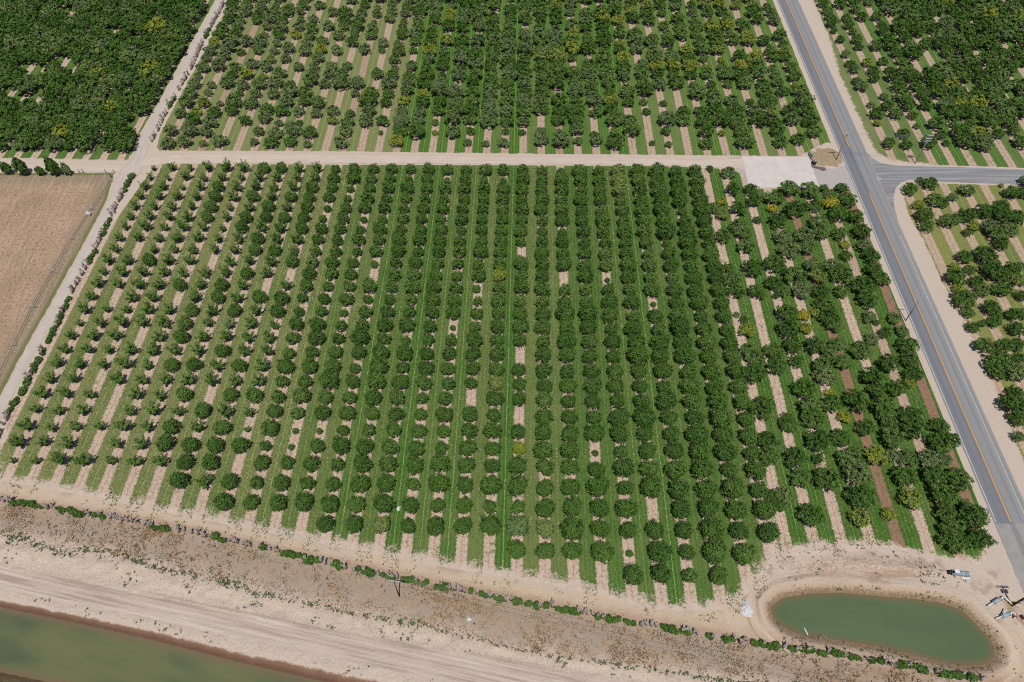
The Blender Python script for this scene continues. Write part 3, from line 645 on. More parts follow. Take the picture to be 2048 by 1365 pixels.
def plant(kind, x, y, r, tint, label, group, z=0.0, hs=1.0):
    vs = KINDS[kind]; V, lf, cm, tm = vs[random.randrange(len(vs))]
    o = empty(kind, (x, y, z), random.random()*6.283); o.scale = (r, r*random.uniform(.92, 1.08), r*hs*random.uniform(.92, 1.08))
    tag(o, label, 'tree', group)
    c = bpy.data.objects.new('crown', cm); c.parent = o; c['tint'] = float(tint); COL.objects.link(c)
    t = bpy.data.objects.new('trunk', tm); t.parent = o; COL.objects.link(t)
    return o
def mass(name, kind, items, label):
    Vs = []; Ls = []; Ts = []
    for (x, y, r, tint, hs) in items:
        V, lf = FAR[kind][random.randrange(len(FAR[kind]))]; a = random.random()*6.283; c_, s_ = math.cos(a), math.sin(a)
        W = np.stack([(V[..., 0]*c_-V[..., 1]*s_)*r+x, (V[..., 0]*s_+V[..., 1]*c_)*r+y, V[..., 2]*r*hs], -1)
        Vs.append(W.astype(np.float32)); Ls.append(lf); Ts.append(np.full(len(V), tint))
    V = np.concatenate(Vs); n = len(V)
    me = mesh_np(name, V.reshape(-1, 3), np.arange(n*4).reshape(n, 4), None, {'leaf': np.concatenate(Ls), 'tint': np.concatenate(Ts)}); me.materials.append(M_LEAFG)
    o = add(name, me); tag(o, label, 'trees', kind='stuff'); return o

# ------------------------------------------------------------------ main block: regular rows
JMIN = {**{k: 0 for k in range(6)}, 6: 0, 7: -1, 8: -1, 9: -2, 10: -2, 11: -2, 12: -2, 13: -3, **{k: -3 for k in range(14, 20)}, **{k: -4 for k in range(20, 24)}, 24: -5, 25: -5, 26: -5, 27: -5, 28: -4, 29: -3}
gaps = [(279, 662), (354, 588), (233, 587), (197, 758), (229, 787), (421, 515), (534, 563), (745, 542), (1043, 707), (945, 795), (1041, 831), (340, 917), (327, 945), (472, 916), (1044, 515), (1418, 352)]
smalls = [(493, 856), (487, 860), (913, 648), (1304, 611), (1219, 549), (1195, 895), (470, 925), (1253, 1108), (590, 858), (638, 862), (585, 890)]
bigs = [(332, 852), (327, 883), (447, 999), (510, 590), (560, 590), (370, 917), (357, 954)]
yel = [(1094, 1063), (1244, 369), (762, 1050), (1001, 545), (987, 775), (1245, 352), (1042, 905)]
def near(lst, x, y, d): return any(abs(p-x) < d and abs(q-y) < d*.8 for p, q in lst)
def proj(X, Y, Z=0.0):
    d = Y*C+(H-Z)*S; return 1024+F*X/d, 682.5-F*(Y*S-(H-Z)*C)/d
rows = {}
for k in range(30):
    rows[k] = []
    for j in range(JMIN[k], 24):
        # position along the row
        Y = 75.1 - .0175*(rowx(k, 75)+107) * .85 + (4.24 if j >= 0 else 4.56)*j + random.gauss(0, .12) - (.25 if k > 20 else 0)
        X = rowx(k, Y) + random.gauss(0, .12)
        px, py = proj(X, Y, 1.6)
        if near(gaps, px, py, 15) or random.random() < (.03 if k < 10 else .012): continue
        base = np.interp(k, [0, 2, 5, 8, 10, 14, 20, 24, 29], [1.36, 1.42, 1.5, 1.64, 1.70, 1.73, 1.80, 2.02, 2.12])
        if j < 2 and 7 <= k <= 23: base += .12
        r = base*random.gauss(1, .095)*(1+.16*(float(vnoise(X, Y, 14, 3))-.5))
        if 3 <= k <= 9 and random.random() < .22: r *= 1.22
        if random.random() < (.10 if k < 14 else .03): r *= .7
        if near(smalls, px, py, 13): r = .75
        r = min(r, 1.8) if k < 10 else r
        if near(bigs, px, py, 13): r = 1.85
        tint = np.clip(.16 + .2*(float(vnoise(X, Y, 18, 8))-.4) + random.gauss(0, .075) + (.10 if k < 6 else 0), 0, .38)
        if near(yel, px, py, 16): tint = random.uniform(.62, .8)
        elif random.random() < .006: tint = .5
        rows[k].append((X, Y, r, tint))
rr_all = []
for k in rows:
    for i, (X, Y, r, tint) in enumerate(rows[k]):
        d = math.sqrt(X*X+Y*Y+H*H); rr_all.append((k, i+1, X, Y, r, tint, r/d))
young = [t for t in rr_all if t[0] < 10]; roundt = [t for t in rr_all if t[0] >= 10]
def tword(t): return 'dark green' if t < .14 else 'green' if t < .3 else 'olive' if t < .5 else 'grey-olive' if t < .64 else 'yellow-green' if t < .86 else 'yellow'
def rword(k): return ordw(k+1) + ' row from the gravel lane'
for (k, i, X, Y, r, tint, _) in young:
    bush = r > 1.72
    lab = f"{'bushy' if bush else 'small' if r < 1.15 else 'open'} {tword(tint)} tree, {ordw(i)} from the canal end, {rword(k)}"
    o = plant('young_tree' if not bush else 'round_tree', X, Y, r, tint, lab, 'young trees in the sparse western rows', hs=1.0)
    o.name = 'young_tree'
roundt.sort(key=lambda t: -t[6])
for (k, i, X, Y, r, tint, _) in roundt[:300]:
    sz = 'small' if r < 1.35 else 'large' if r > 2.0 else 'rounded'
    plant('round_tree', X, Y, r, tint, f"{sz} {tword(tint)} tree, {ordw(i)} from the canal end, {rword(k)}", 'round trees in the main orchard rows')
mass('orchard_trees', 'round_tree', [(X, Y, r, tint, 1.0) for (k, i, X, Y, r, tint, _) in roundt[300:]], 'far half of the tidy rows of round green trees')

# ------------------------------------------------------------------ mixed block by the road, and the corner block
TC = {'d': .06, 'm': .22, 'o': .42, 'g': .58, 'y': .76, 'Y': .93}
Z3 = "205,30,40,d 400,60,75,o 440,240,75,d 330,370,50,Y 260,430,70,o 325,500,65,y 500,430,85,m 625,240,75,d 655,350,80,d 860,330,95,o 1020,230,100,o 1080,450,105,d 1230,250,100,o 1290,400,80,m 1370,230,50,m 1440,290,60,o 1560,220,65,d 1460,380,85,Y 1620,340,90,m 850,440,55,Y 905,550,95,d 500,610,85,o 550,690,80,o 690,560,45,d 345,715,85,m 580,820,90,o 950,730,95,g 1320,590,100,o 1180,720,110,g 1510,500,100,m 1700,520,90,m 1760,680,95,d 1540,690,85,o 1340,690,80,o 1010,860,105,g 1190,830,90,o 1590,810,50,y 1600,920,60,d 1790,820,80,g 1860,920,90,d 640,1050,100,d 870,1000,110,d 380,1060,70,m 1080,1130,110,o 1270,1020,90,g 1310,1130,90,y 1460,1020,90,o 1540,1110,110,m 1880,1060,90,d 1960,1150,90,m 440,1160,90,o 860,1190,95,d 480,1280,85,d 690,1290,85,m 960,1280,70,o 1150,1260,100,g 1350,1280,95,d 1560,1280,80,o 1770,1230,130,d 885,1335,40,d"
Z4 = "685,240,110,m 700,400,115,d 860,250,70,Y 890,380,70,y 990,230,60,y 1080,140,100,m 1130,270,100,d 1180,360,80,o 1510,90,100,d 1530,270,70,g 1600,330,40,m 1690,430,65,d 1560,490,70,g 1790,280,70,o 1870,410,70,o 1930,560,110,m 170,250,35,g 290,400,90,y 250,300,50,m 300,600,100,o 370,680,100,o 560,620,100,m 590,760,105,d 350,850,115,d 750,560,100,d 790,720,75,d 960,560,95,d 1210,550,80,o 1450,600,105,m 1110,640,90,o 1050,760,100,o 1250,730,85,o 1080,860,110,g 1940,710,100,d 1730,740,105,d 1990,850,100,d 1570,900,120,d 860,1000,120,m 1130,1050,55,Y 1160,1150,100,m 930,1180,120,o 430,1200,130,d 1390,1130,125,d 1600,1020,90,m 1820,1000,100,m 1660,1180,120,m 1940,940,60,y 1270,1290,70,y 960,1300,120,m 700,1310,80,m 1960,1290,120,d 1720,1300,90,o"
Z5 = "240,120,70,m 490,250,105,d 660,220,80,d 870,140,75,d 1060,100,70,m 1250,130,110,d 1480,130,80,m 1480,260,100,m 1590,240,60,d 1090,230,95,o 70,240,90,d 110,300,60,g 80,380,80,m 300,380,90,d 960,360,90,y 760,400,110,o 800,530,105,g 480,400,50,d 1090,370,60,g 1220,390,80,o 1400,400,90,g 1190,540,95,m 1430,530,100,d 1540,400,50,g 1640,560,100,m 345,550,85,m 560,560,115,m 830,710,110,d 100,700,65,m 205,690,75,y 1240,710,95,y 1500,690,105,m 1540,840,95,m 1750,860,110,d 420,850,100,d 840,880,90,y 1060,850,60,y 1560,950,90,m 1600,1070,105,m 1820,1050,100,d 1690,780,60,g 150,780,60,m"
Z6 = "200,120,70,m 285,50,35,m 390,70,70,m 430,220,75,o 500,250,60,m 270,280,55,y 330,370,85,m 360,470,70,o 730,130,70,o 600,200,50,o 550,420,80,o 620,410,60,m 740,370,85,d 890,330,80,d 1040,300,90,d 1070,370,90,d 1190,170,50,o 1050,95,25,y 1250,160,60,d 1210,380,80,m 790,480,50,y 740,530,50,m 940,470,80,g 1010,540,90,o 1050,640,70,d 1140,500,80,o 710,760,75,m 620,870,60,y 620,950,90,m 750,890,55,m 900,750,100,d 960,880,100,d 1040,930,90,d 830,990,75,d 1060,1060,90,d 1150,880,80,m 1220,980,70,y 640,1060,50,y 700,1160,110,m 880,1080,70,o 960,1240,85,d 740,1290,60,o 1160,1310,70,m 1240,1130,60,d 1230,860,50,o 1010,1340,60,m 1250,1300,60,m"
Z7 = "390,150,60,m 480,120,40,m 590,100,65,m 790,160,80,d 500,310,85,m 690,310,80,m 800,310,70,m 640,470,120,m 620,560,80,m 800,560,90,g 810,440,60,d 770,850,120,d 800,980,80,d 810,1150,60,o 780,750,70,d"
spread = []
for txt, ox, oy, sc, zone in ((Z3, 1380, 330, 5.1125, 'B'), (Z4, 1440, 580, 5.1125, 'B'), (Z5, 1520, 820, 4.096, 'B'), (Z6, 1780, 350, 4.705, 'F'), (Z7, 1860, 620, 4.548, 'F')):
    for it in txt.split():
        x, y, r, t = it.split(','); px = ox+float(x)/sc; py = oy+float(y)/sc
        rm = float(r)/sc*mpp(py)*.99; zc = min(2.3, rm*.95)
        X, Y = up(px, py, zc); spread.append([zone, X, Y, rm, float(np.clip(TC[t]+random.gauss(0, .04), 0, 1)), random.uniform(.85, 1.02)])
# extra trees of the corner block outside the frame on the right
for k in range(45, 52):
    for Y in np.arange(86, 168, 5.0):
        if random.random() < .8: spread.append(['F', rowx(k-.3, Y)+random.gauss(0, .4), Y+random.gauss(0, .5), random.gauss(2.4, .3), random.choice((.06, .2, .4, .55)), 1.0])
Ep = sdist; Dp = D_poly
def inside(poly, X, Y): return float(sdist(np.array([X]), np.array([Y]), poly)[0])
# north block
for k in range(0, 40):
    for Y in np.arange(184.5, 318, 5.15):
        Y2 = Y + random.gauss(0, .45) + (k % 2)*.6; X = rowx(k, Y2)+random.gauss(0, .3)
        if inside(C_poly, X, Y2) < .8: continue
        first = Y2 < 193
        pm = np.interp(k, [0, 4, 12, 15, 23, 27, 39], [.10, .19, .20, .06, .07, .19, .13]) + (.12 if float(vnoise(X, Y2, 11, 21)) > .7 else 0)
        if first: pm += .10
        if random.random() < pm: continue
        r = random.gauss(np.interp(k, [0, 12, 16, 23, 39], [2.2, 2.15, 2.6, 2.6, 2.3]), .3)
        if first and random.random() < .35: r *= .5
        elif random.random() < .12: r *= .68
        tv = random.random()
        if k < 12: t = random.choice((.3, .42, .5, .58, .62, .2))
        elif k < 24: t = random.choice((.15, .25, .38, .5, .56))
        else: t = random.choice((.12, .22, .36, .42, .5))
        if random.random() < np.interp(k, [0, 12, 20, 30, 39], [.08, .07, .05, .16, .16]): t = random.uniform(.68, .82)
        spread.append(['C', X, Y2, r, t, random.uniform(.85, 1.05)])
# dense west block
dgap = [(58, 140), (90, 140), (150, 140), (22, 193), (50, 200), (75, 195), (128, 132), (392, 48)]
dyel = [(325, 60), (313, 52), (138, 265), (210, 150), (210, 215), (305, 140)]
for k in range(-24, 0):
    for Y in np.arange(183.2, 318, 4.7):
        Y2 = Y + random.gauss(0, .45); X = rowx(k-.33, Y2)+random.gauss(0, .35)
        if inside(D_poly, X, Y2) < 1.3: continue
        px, py = proj(X, Y2, 1.5)
        if near(dgap, px, py, 15) or random.random() < .03: continue
        t = random.choice((.04, .1, .18, .26, .36)) if random.random() < .84 else .48
        if near(dyel, px, py, 14): t = random.uniform(.7, .82)
        elif random.random() < .06: t = .66
        spread.append(['D', X, Y2, random.gauss(2.75, .25), t, random.uniform(.9, 1.08)])
# east block
for k in range(40, 66):
    for Y in np.arange(184, 318, 5.0):
        Y2 = Y + random.gauss(0, .5); X = rowx(k-.28, Y2)+random.gauss(0, .35)
        if inside(E_poly, X, Y2) < 2.2: continue
        d = X-112-.02*Y2
        if random.random() < np.interp(d, [0, 15, 40, 70], [.22, .16, .05, .08]): continue
        r = random.gauss(np.interp(d, [0, 12, 30, 70], [1.9, 2.2, 2.85, 2.6]), .33)
        if Y2 < 196 and random.random() < .35: r *= .62
        t = random.choice((.06, .14, .2, .3, .4, .5)); t = .76 if random.random() < .06 else t
        spread.append(['E', X, Y2, r, t, random.uniform(.85, 1.02)])
KO = {'B': -.36, 'C': 0.0, 'D': -.33, 'E': -.28, 'F': -.33}
END = {'B': 'pond end', 'C': 'dirt road', 'D': 'farm track', 'E': 'side road', 'F': 'near end'}
lines = {}
for i, t in enumerate(spread):
    k = int(round(float(rowk(np.array(t[1]), np.array(t[2]))) - KO[t[0]])); t.append(k); lines.setdefault((t[0], k), []).append(i)
pos = {}
for key, ids in lines.items():
    for n_, i in enumerate(sorted(ids, key=lambda i: spread[i][2])): pos[i] = n_+1
kmaxB = max(k for z, k in lines if z == 'B'); kmaxC = max(k for z, k in lines if z == 'C'); kmaxD = max(k for z, k in lines if z == 'D')
kminE = min(k for z, k in lines if z == 'E'); kminF = min(k for z, k in lines if z == 'F')
def row_name(z, k):
    return {'B': lambda: f"{ordw(kmaxB-k+1)} row west of the paved road", 'C': lambda: f"{ordw(kmaxC-k+1)} row west of the paved road", 'D': lambda: f"{ordw(kmaxD-k+1)} row west of the lane",
            'E': lambda: f"{ordw(k-kminE+1)} row east of the road", 'F': lambda: f"{ordw(k-kminF+1)} row east of the road"}[z]()
def vis(t):
    px, py = proj(t[1], t[2], 2.0); return -12 < px < 2060 and -10 < py < 1380
order = sorted([i for i in range(len(spread)) if vis(spread[i])], key=lambda i: -spread[i][3]/math.sqrt(spread[i][1]**2+spread[i][2]**2+H*H))
near300 = sorted([i for i in order if spread[i][0] in 'BF'], key=lambda i: spread[i][2])[:300]
rest = [i for i in order if i not in set(near300)]
solo = near300 + rest[:300-len(near300)]
solo_set = set(solo)
GN = {'B': 'old trees between the rows and the road', 'C': 'old trees beyond the dirt road', 'D': 'dense trees west of the lane', 'E': 'old trees across the road north of the side road', 'F': 'old trees in the corner block'}
for i in solo:
    z, X, Y, r, t, hs, k = spread[i]
    sz = 'small' if r < 1.7 else 'large' if r > 2.75 else 'spreading'
    plant('spreading_tree', X, Y, r, t, f"{sz} {tword(t)} tree, {ordw(pos[i])} from the {END[z]}, {row_name(z, k)}", GN[z], hs=hs)
mass('far_orchard_trees', 'spreading_tree', [(t[1], t[2], t[3], t[4], t[5]) for i, t in enumerate(spread) if i not in solo_set], 'farther mass of old spreading orchard trees beyond the roads')

# ------------------------------------------------------------------ hedges of cut stumps and green shrubs
def stump_mesh(seed):
    g = np.random.default_rng(seed+40); ts = []
    a0 = g.normal(0, .08, 2); ts.append(tube([(0, 0, -.05), (a0[0]*.5, a0[1]*.5, .5), (a0[0], a0[1], 1.0)], [.24, .19, .20], 7))
    for i in range(5):
        a = g.random()*6.283; l = .18+.2*g.random(); z = .75+.25*g.random()
        ts.append(tube([(a0[0], a0[1], z), (a0[0]+math.cos(a)*l*.6, a0[1]+math.sin(a)*l*.6, z+.18), (a0[0]+math.cos(a)*l, a0[1]+math.sin(a)*l, z+.42)], [.11, .09, .05], 5))
    V, Fc = join_tubes(ts); return pmesh('stump', V, Fc, M_STUMP)
STUMPS = [stump_mesh(i) for i in range(6)]
SHRUB = []
for i in range(7):
    V, lf = normed(crown_round(300+i*7, 34, 9, .13)); SHRUB.append(crown_me('foliage', V*np.array([1, 1, .95]) - np.array([0, 0, .1]), lf, M_LEAF))
def hedge(pts, step, greens, side, gname, endname, zf=None, dens=1.0, hmul=1.0):
    P = ups(pts); s_ = np.concatenate([[0], np.cumsum(np.linalg.norm(np.diff(P, axis=0), axis=1))])
    ds = np.arange(.3, s_[-1], step); ns = ng = 0
    for d in ds:
        d = d + random.gauss(0, step*.12)
        X = np.interp(d, s_, P[:, 0])+random.gauss(0, .14); Y = np.interp(d, s_, P[:, 1])+random.gauss(0, .14)
        px, py = proj(X, Y); q = px if side == 'x' else py
        g_ = any(a <= q <= b_ for a, b_ in greens)
        z = float(height(np.array([X]), np.array([Y]))[0]) if zf else 0.0
        if not g_ or random.random() < .22:
            if random.random() > .93*dens: continue
            ns += 1; sc = random.uniform(1.05, 1.5)
            o = add('hedge_stump', STUMPS[random.randrange(6)], loc=(X, Y, z)); o.rotation_euler = (random.gauss(0, .1), random.gauss(0, .1), random.random()*6.28); o.scale = (sc, sc, sc*random.uniform(.95, 1.35)*hmul)
            tag(o, f"grey cut stump, {ordw(ns)} stump from the {endname} of the {gname}", 'stump', 'grey stumps along the ' + gname)
        if g_:
            ng += 1; r = random.uniform(.5, .88)
            o = add('hedge_shrub', SHRUB[random.randrange(7)], loc=(X+random.gauss(0, .1), Y-.15+random.gauss(0, .15), z)); o.rotation_euler = (0, 0, random.random()*6.28); o.scale = (r, r, r*random.uniform(.85, 1.15)*hmul); o['tint'] = random.uniform(.12, .34)
            tag(o, f"leafy green shrub, {ordw(ng)} shrub from the {endname} of the {gname}", 'shrub', 'green shrubs along the ' + gname)
CG = [(25, 88), (115, 168), (183, 220), (300, 350), (415, 458), (522, 535), (563, 607), (612, 642), (668, 692), (715, 752), (765, 790), (803, 852), (866, 892), (938, 950), (958, 980), (985, 1003), (1025, 1080), (1085, 1100), (1110, 1162), (1190, 1202), (1208, 1240),
      (1248, 1268), (1314, 1333), (1337, 1384), (1408, 1430), (1445, 1462), (1496, 1527), (1530, 1565), (1568, 1650), (1655, 1682), (1690, 1722), (1733, 1765), (1785, 1852), (1875, 1900), (1905, 1950)]
hedge([(-12, 999), (60, 1010), (150, 1025), (250, 1040), (350, 1060), (500, 1090), (700, 1137), (860, 1170), (1022, 1201), (1200, 1234), (1348, 1260), (1500, 1286), (1690, 1312), (1827, 1337), (1960, 1362)], .98, CG, 'x', 'canal hedge', 'canal bend end' if False else 'west end', True)
hedge([(268, 350), (248, 385), (230, 420), (212, 460), (188, 512), (164, 551), (137, 602), (109, 662), (75, 730), (51, 777), (24, 818), (4, 866), (-14, 905)], .85, [(352, 385), (438, 472), (505, 528), (598, 690), (703, 745), (758, 828)], 'y', 'lane hedge', 'crossroads end')
hedge([(305, 285), (328, 240), (342, 212), (366, 168), (387, 131), (407, 84), (428, 46), (449, 8)], 1.05, [(60, 80), (200, 216)], 'y', 'upper lane hedge', 'crossroads end', dens=.9)
# second low line of green weeds south of the pond
# columnar shrubs at the head of the field
def crown_col(seed):
    V, lf = crown_round(seed, 60, 10, .12); V = V*np.array([1, 1, 1.25]); t = np.clip(V[..., 2:3]/2.4, 0, 1); V = V*np.concatenate([1.1-.55*t, 1.1-.55*t, np.ones_like(t)], -1); return normed((V, lf))
for n_, (px, py, r, hs, t, w_) in enumerate([(20, 348, 1.5, 1.25, .05, 'leftmost'), (50, 350, 1.9, 1.4, .03, 'largest pointed'), (84, 350, 1.35, 1.0, .1, 'lowest'), (114, 350, 2.0, 1.4, .04, 'tall broad'), (138, 350, 1.3, 1.5, .62, 'yellowish')]):
    X, Y = up(px, py); V, lf = crown_col(700+n_)
    o = empty('field_shrub', (X, Y, 0)); o.scale = (r, r*.8, r*hs); tag(o, f'{w_} dense shrub at the head of the fallow field', 'shrub', 'shrubs at the head of the field')
    c = add('foliage', crown_me('foliage', V, lf, M_LEAF), parent=o); c['tint'] = t
    V2, F2 = tube([(0, 0, -.05), (.03, 0, .4), (0, .02, .9)], [.10, .08, .05]); add('stem', pmesh('stem', V2, F2, M_BARK), parent=o)

# ------------------------------------------------------------------ ground cover: weeds on the bank, dry brush
def tufts(name, pts, per, size, mat, label, tall=.6, tint=None):
    n = len(pts); X = pts[:, 0]; Y = pts[:, 1]; Z = height(X, Y); sc = pts[:, 2]
    c = np.repeat(np.stack([X, Y, Z+.06], 1), per, 0); s_ = np.repeat(sc, per)
    off = rng.normal(0, 1, (n*per, 3))*np.array([.5, .5, .25])*s_[:, None]; off[:, 2] = np.abs(off[:, 2])*tall*2
    nn = rvec(n*per, rng)+np.array([0, 0, .6]); nn /= np.linalg.norm(nn, axis=1)[:, None]
    V = leaves(c+off, nn, size*s_*(.6+.8*rng.random(n*per)), rng, 1.6)
    me = mesh_np(name, V.reshape(-1, 3), np.arange(n*per*4).reshape(-1, 4), None, {'leaf': rng.random(n*per), 'tint': np.repeat(tint if tint is not None else np.full(n, .3), per)}); me.materials.append(mat)
    return tag(add(name, me), label, kind='stuff')
WT = [(0, A(76, 108, 58)), (.35, A(98, 124, 78)), (.6, A(128, 136, 104)), (.8, A(120, 122, 88)), (1, A(150, 146, 104))]
M_WEED = leaf_mat('bank weeds', 'GEOMETRY', WT)
DT = [(0, A(176, 138, 102)), (.3, A(214, 170, 126)), (.55, A(226, 198, 158)), (.75, A(220, 206, 192)), (1, A(238, 226, 192))]
M_DRY = leaf_mat('dry brush', 'GEOMETRY', DT)
X = rng.uniform(-105, 95, 90000); Y = rng.uniform(20, 70, 90000); b = band(X, Y); n_ = fbm(X, Y, 5, 31); n2_ = fbm(X, Y, 1.8, 41)
c4 = np.exp(-((b-3.95-(fbm(X, Y, 9, 12)-.5)*.7)/.11)**2)*.95 + np.where((b > 3.05) & (b < 4.0), .30*sstep(.54, .68, n_)*sstep(.42, .6, n2_), 0) + np.where((b > .95) & (b < 1.9), .10*sstep(.56, .68, n_), 0) + np.where((b > 4.1) & (b < 5.2), .10*sstep(.55, .7, n_), 0) + np.where((b > 5.0) & (b < 5.8), .16*sstep(.5, .66, n_), 0) + np.where(b < -1.8, .4, 0)
k_ = rng.random(len(X)) < c4*.9
pts = np.stack([X, Y, rng.uniform(.09, .34, len(X))**1.0], 1)[k_]
# weeds round the pond and on its berm
X = rng.uniform(50, 101, 14000); Y = rng.uniform(26, 66, 14000); d = sdist(X, Y, POND); e = sdist(X, Y, BERM); n_ = fbm(X, Y, 4, 51); b = band(X, Y)
pr2 = np.where((d < -.35) & (d > -2.0), .26*sstep(.46, .58, n_), 0) + np.where((e > -3) & (d < -3), .22*sstep(.5, .62, n_), 0) + np.where((d < -2.5) & (d > -8) & (b > 5.9), .05*sstep(.5, .65, n_), 0)
pr2 = np.where((d < -1) & (X < 90) & (b < 6.9) & (b > 6.0), .2*sstep(.45, .6, n_), pr2)
q = rng.random(len(X)) < pr2; pts = np.concatenate([pts, np.stack([X, Y, rng.uniform(.09, .3, len(X))], 1)[q]])
tufts('weeds', pts, 7, .36, M_WEED, 'small green weeds dotted over the sandy banks', tint=np.clip(rng.normal(.35, .2, len(pts)), 0, 1))
X = rng.uniform(-105, 105, 60000); Y = rng.uniform(20, 70, 60000); b = band(X, Y); n_ = fbm(X, Y, 4, 61)
k_ = (rng.random(len(X)) < np.where((b > 4.02) & (b < 5.25), .14+.4*sstep(.45, .6, n_), np.where((b >= 5.25) & (b < 6.0), .08, 0)))
pts = np.stack([X, Y, rng.uniform(.25, .8, len(X))], 1)[k_]; tt = np.clip(fbm(pts[:, 0], pts[:, 1], 6, 71)*1.7-.35+rng.normal(0, .12, len(pts)), 0, 1)
tufts('dry_brush', pts, 8, .17, M_DRY, 'dry brown brush and dead grass along the canal bank', .8, tt)
# rough grass growing out of the orchard edge and verge
X = rng.uniform(-110, 75, 60000); Y = rng.uniform(40, 82, 60000); d = sdist(X, Y, A_poly); n_ = fbm(X, Y, 3, 81); kk = rowk(X, Y); fr = np.abs(kk-np.round(kk))
k_ = (rng.random(len(X)) < np.where((d > -2.2) & (d < 3), .75*sstep(.40, .6, n_), 0)) & (fr > .2)
pts = np.stack([X, Y, rng.uniform(.08, .2, len(X))], 1)[k_]
tufts('rough_grass', pts, 6, .4, leaf_mat('rough grass', 'GEOMETRY', [(0, A(96, 122, 58)), (.5, A(140, 152, 92)), (1, A(200, 190, 134))]), 'patchy rough grass at the ragged end of the rows', .4, np.clip(rng.normal(.4, .25, len(pts)), 0, 1))

# standing grass in the alleys of the near blocks
def alley_grass(n, x0, x1, y0, y1, off, kr, lush, seed):
    g = np.random.default_rng(seed); X = g.uniform(x0, x1, n); Y = g.uniform(y0, y1, n); k = rowk(X, Y)
    fr = np.abs((k-off)-np.round(k-off)); d = sdist(X, Y, A_poly); ok = (k > kr[0]) & (k < kr[1]) & (d > .5)
    ok &= fr > .19 + .05*(vnoise(X, Y, .8, 3)-.5) - .06*(g.random(n) < .2)
    ok &= (d > 3+4*(fbm(X, Y, 4, 5)-.5)) | (Y > 84) | (g.random(n) < .25)
    X, Y, k = X[ok], Y[ok], k[ok]; ra = vnoise(np.floor(k-off)*7.0, 0*k, 1.0, 9)
    ll = np.clip(lush(X, Y, k)+(ra-.5)*.5+(fbm(X, Y, 8, 33)-.5)*1.1+g.normal(0, .12, len(X)), 0, 1)
    mid = np.abs((k-off)-np.floor(k-off)-.5-.012*(fbm(Y, 0*Y, 6, 3)-.5)*4); al = vnoise(np.floor(k-off)*5.0+3, 0*k, 1.0, 19)
    ll = np.where((mid < .022) & (al > .25) & (k < 27) & (vnoise(X, Y, 1.1, 44) > .28), np.minimum(ll, .04), ll)
    ll = np.where((np.abs(mid-.155) < .03) & (g.random(len(ll)) < .5), ll-.22, ll).clip(0, 1)
    m_ = len(X); c = np.stack([X, Y, g.uniform(.03, .09, m_)], 1); nn = g.normal(size=(m_, 3))+np.array([0, 0, 1.1]); nn /= np.linalg.norm(nn, axis=1)[:, None]
    return leaves(c, nn, .10*(.6+.9*g.random(m_)), g, 1.5), ll, g.random(m_)
a_ = [alley_grass(330000, -112, 53, 58, 174, 0.0, (-.6, 29.4), LUSHA, 5), alley_grass(110000, 48, 104, 58, 168, -.36, (29.2, 40), lambda X, Y, k: .85+0*X, 6)]
Vg = np.concatenate([t[0] for t in a_])
me = mesh_np('grass', Vg.reshape(-1, 3), np.arange(len(Vg)*4).reshape(-1, 4), None, {'tint': np.concatenate([t[1] for t in a_]), 'leaf': np.concatenate([t[2] for t in a_])})
me.materials.append(leaf_mat('alley grass', 'GEOMETRY', [(0, A(206, 200, 142)), (.2, A(176, 182, 118)), (.5, A(142, 166, 88)), (.8, A(98, 150, 60)), (1, A(82, 140, 50))]))
tag(add('grass', me), 'mown grass in the alleys between the tree rows', kind='stuff')

# ------------------------------------------------------------------ built objects
M_POLE = plain('weathered pole', (186, 160, 136), .85, .1, var=.35); M_PGREY = plain('grey pole wood', (186, 182, 180), .85, .1, var=.3); M_ARM = plain('bleached arm', (214, 212, 208), .8, .15); M_DARK = plain('dark pole', (84, 72, 62), .85, .1)
M_INS = plain('insulator', (205, 205, 210), .3, .5); M_METAL = plain('galvanised metal', (168, 176, 184), .45, .5, .3); M_WIRE = plain('wire', (150, 156, 150), .5, .4)
M_PIPE = plain('pale blue grey pipe', (168, 186, 196), .5, .3); M_WPIPE = plain('white pipe', (236, 232, 226), .5, .3, var=.12); M_YEL = plain('yellow motor', (206, 156, 40), .5, .3); M_RED = plain('faded red metal', (172, 84, 62), .55, .3)
M_BLK = plain('black plastic', (40, 30, 30), .5, .3); M_GRN = plain('green metal', (112, 150, 136), .5, .3); M_CHALK = plain('chalk', (236, 234, 234), .95, .1, var=.3, scale=5)
class MB:
    def __init__(s): s.V = []; s.F = []
    def tube(s, a, b_, r, r2=None, sides=10):
        v, f_ = tube([a, b_], [r, r if r2 is None else r2], sides); o = len(s.V); s.V += [tuple(p) for p in v]; s.F += [tuple(i+o for i in q) for q in f_]; return s
    def path(s, pts, r, sides=8):
        v, f_ = tube(pts, [r]*len(pts), sides); o = len(s.V); s.V += [tuple(p) for p in v]; s.F += [tuple(i+o for i in q) for q in f_]; return s
    def box(s, c, d, rz=0.0):
        o = len(s.V); cr, sr_ = math.cos(rz), math.sin(rz)
        for z in (-1, 1):
            for x, y in ((-1, -1), (1, -1), (1, 1), (-1, 1)):
                ax, ay = x*d[0]/2, y*d[1]/2; s.V.append((c[0]+ax*cr-ay*sr_, c[1]+ax*sr_+ay*cr, c[2]+z*d[2]/2))
        for q in ((3, 2, 1, 0), (4, 5, 6, 7), (0, 1, 5, 4), (1, 2, 6, 5), (2, 3, 7, 6), (3, 0, 4, 7)): s.F.append(tuple(i+o for i in q))
        return s
    def build(s, name, mat, parent=None, smooth=False): return add(name, pmesh(name, s.V, s.F, mat, smooth), parent=parent)
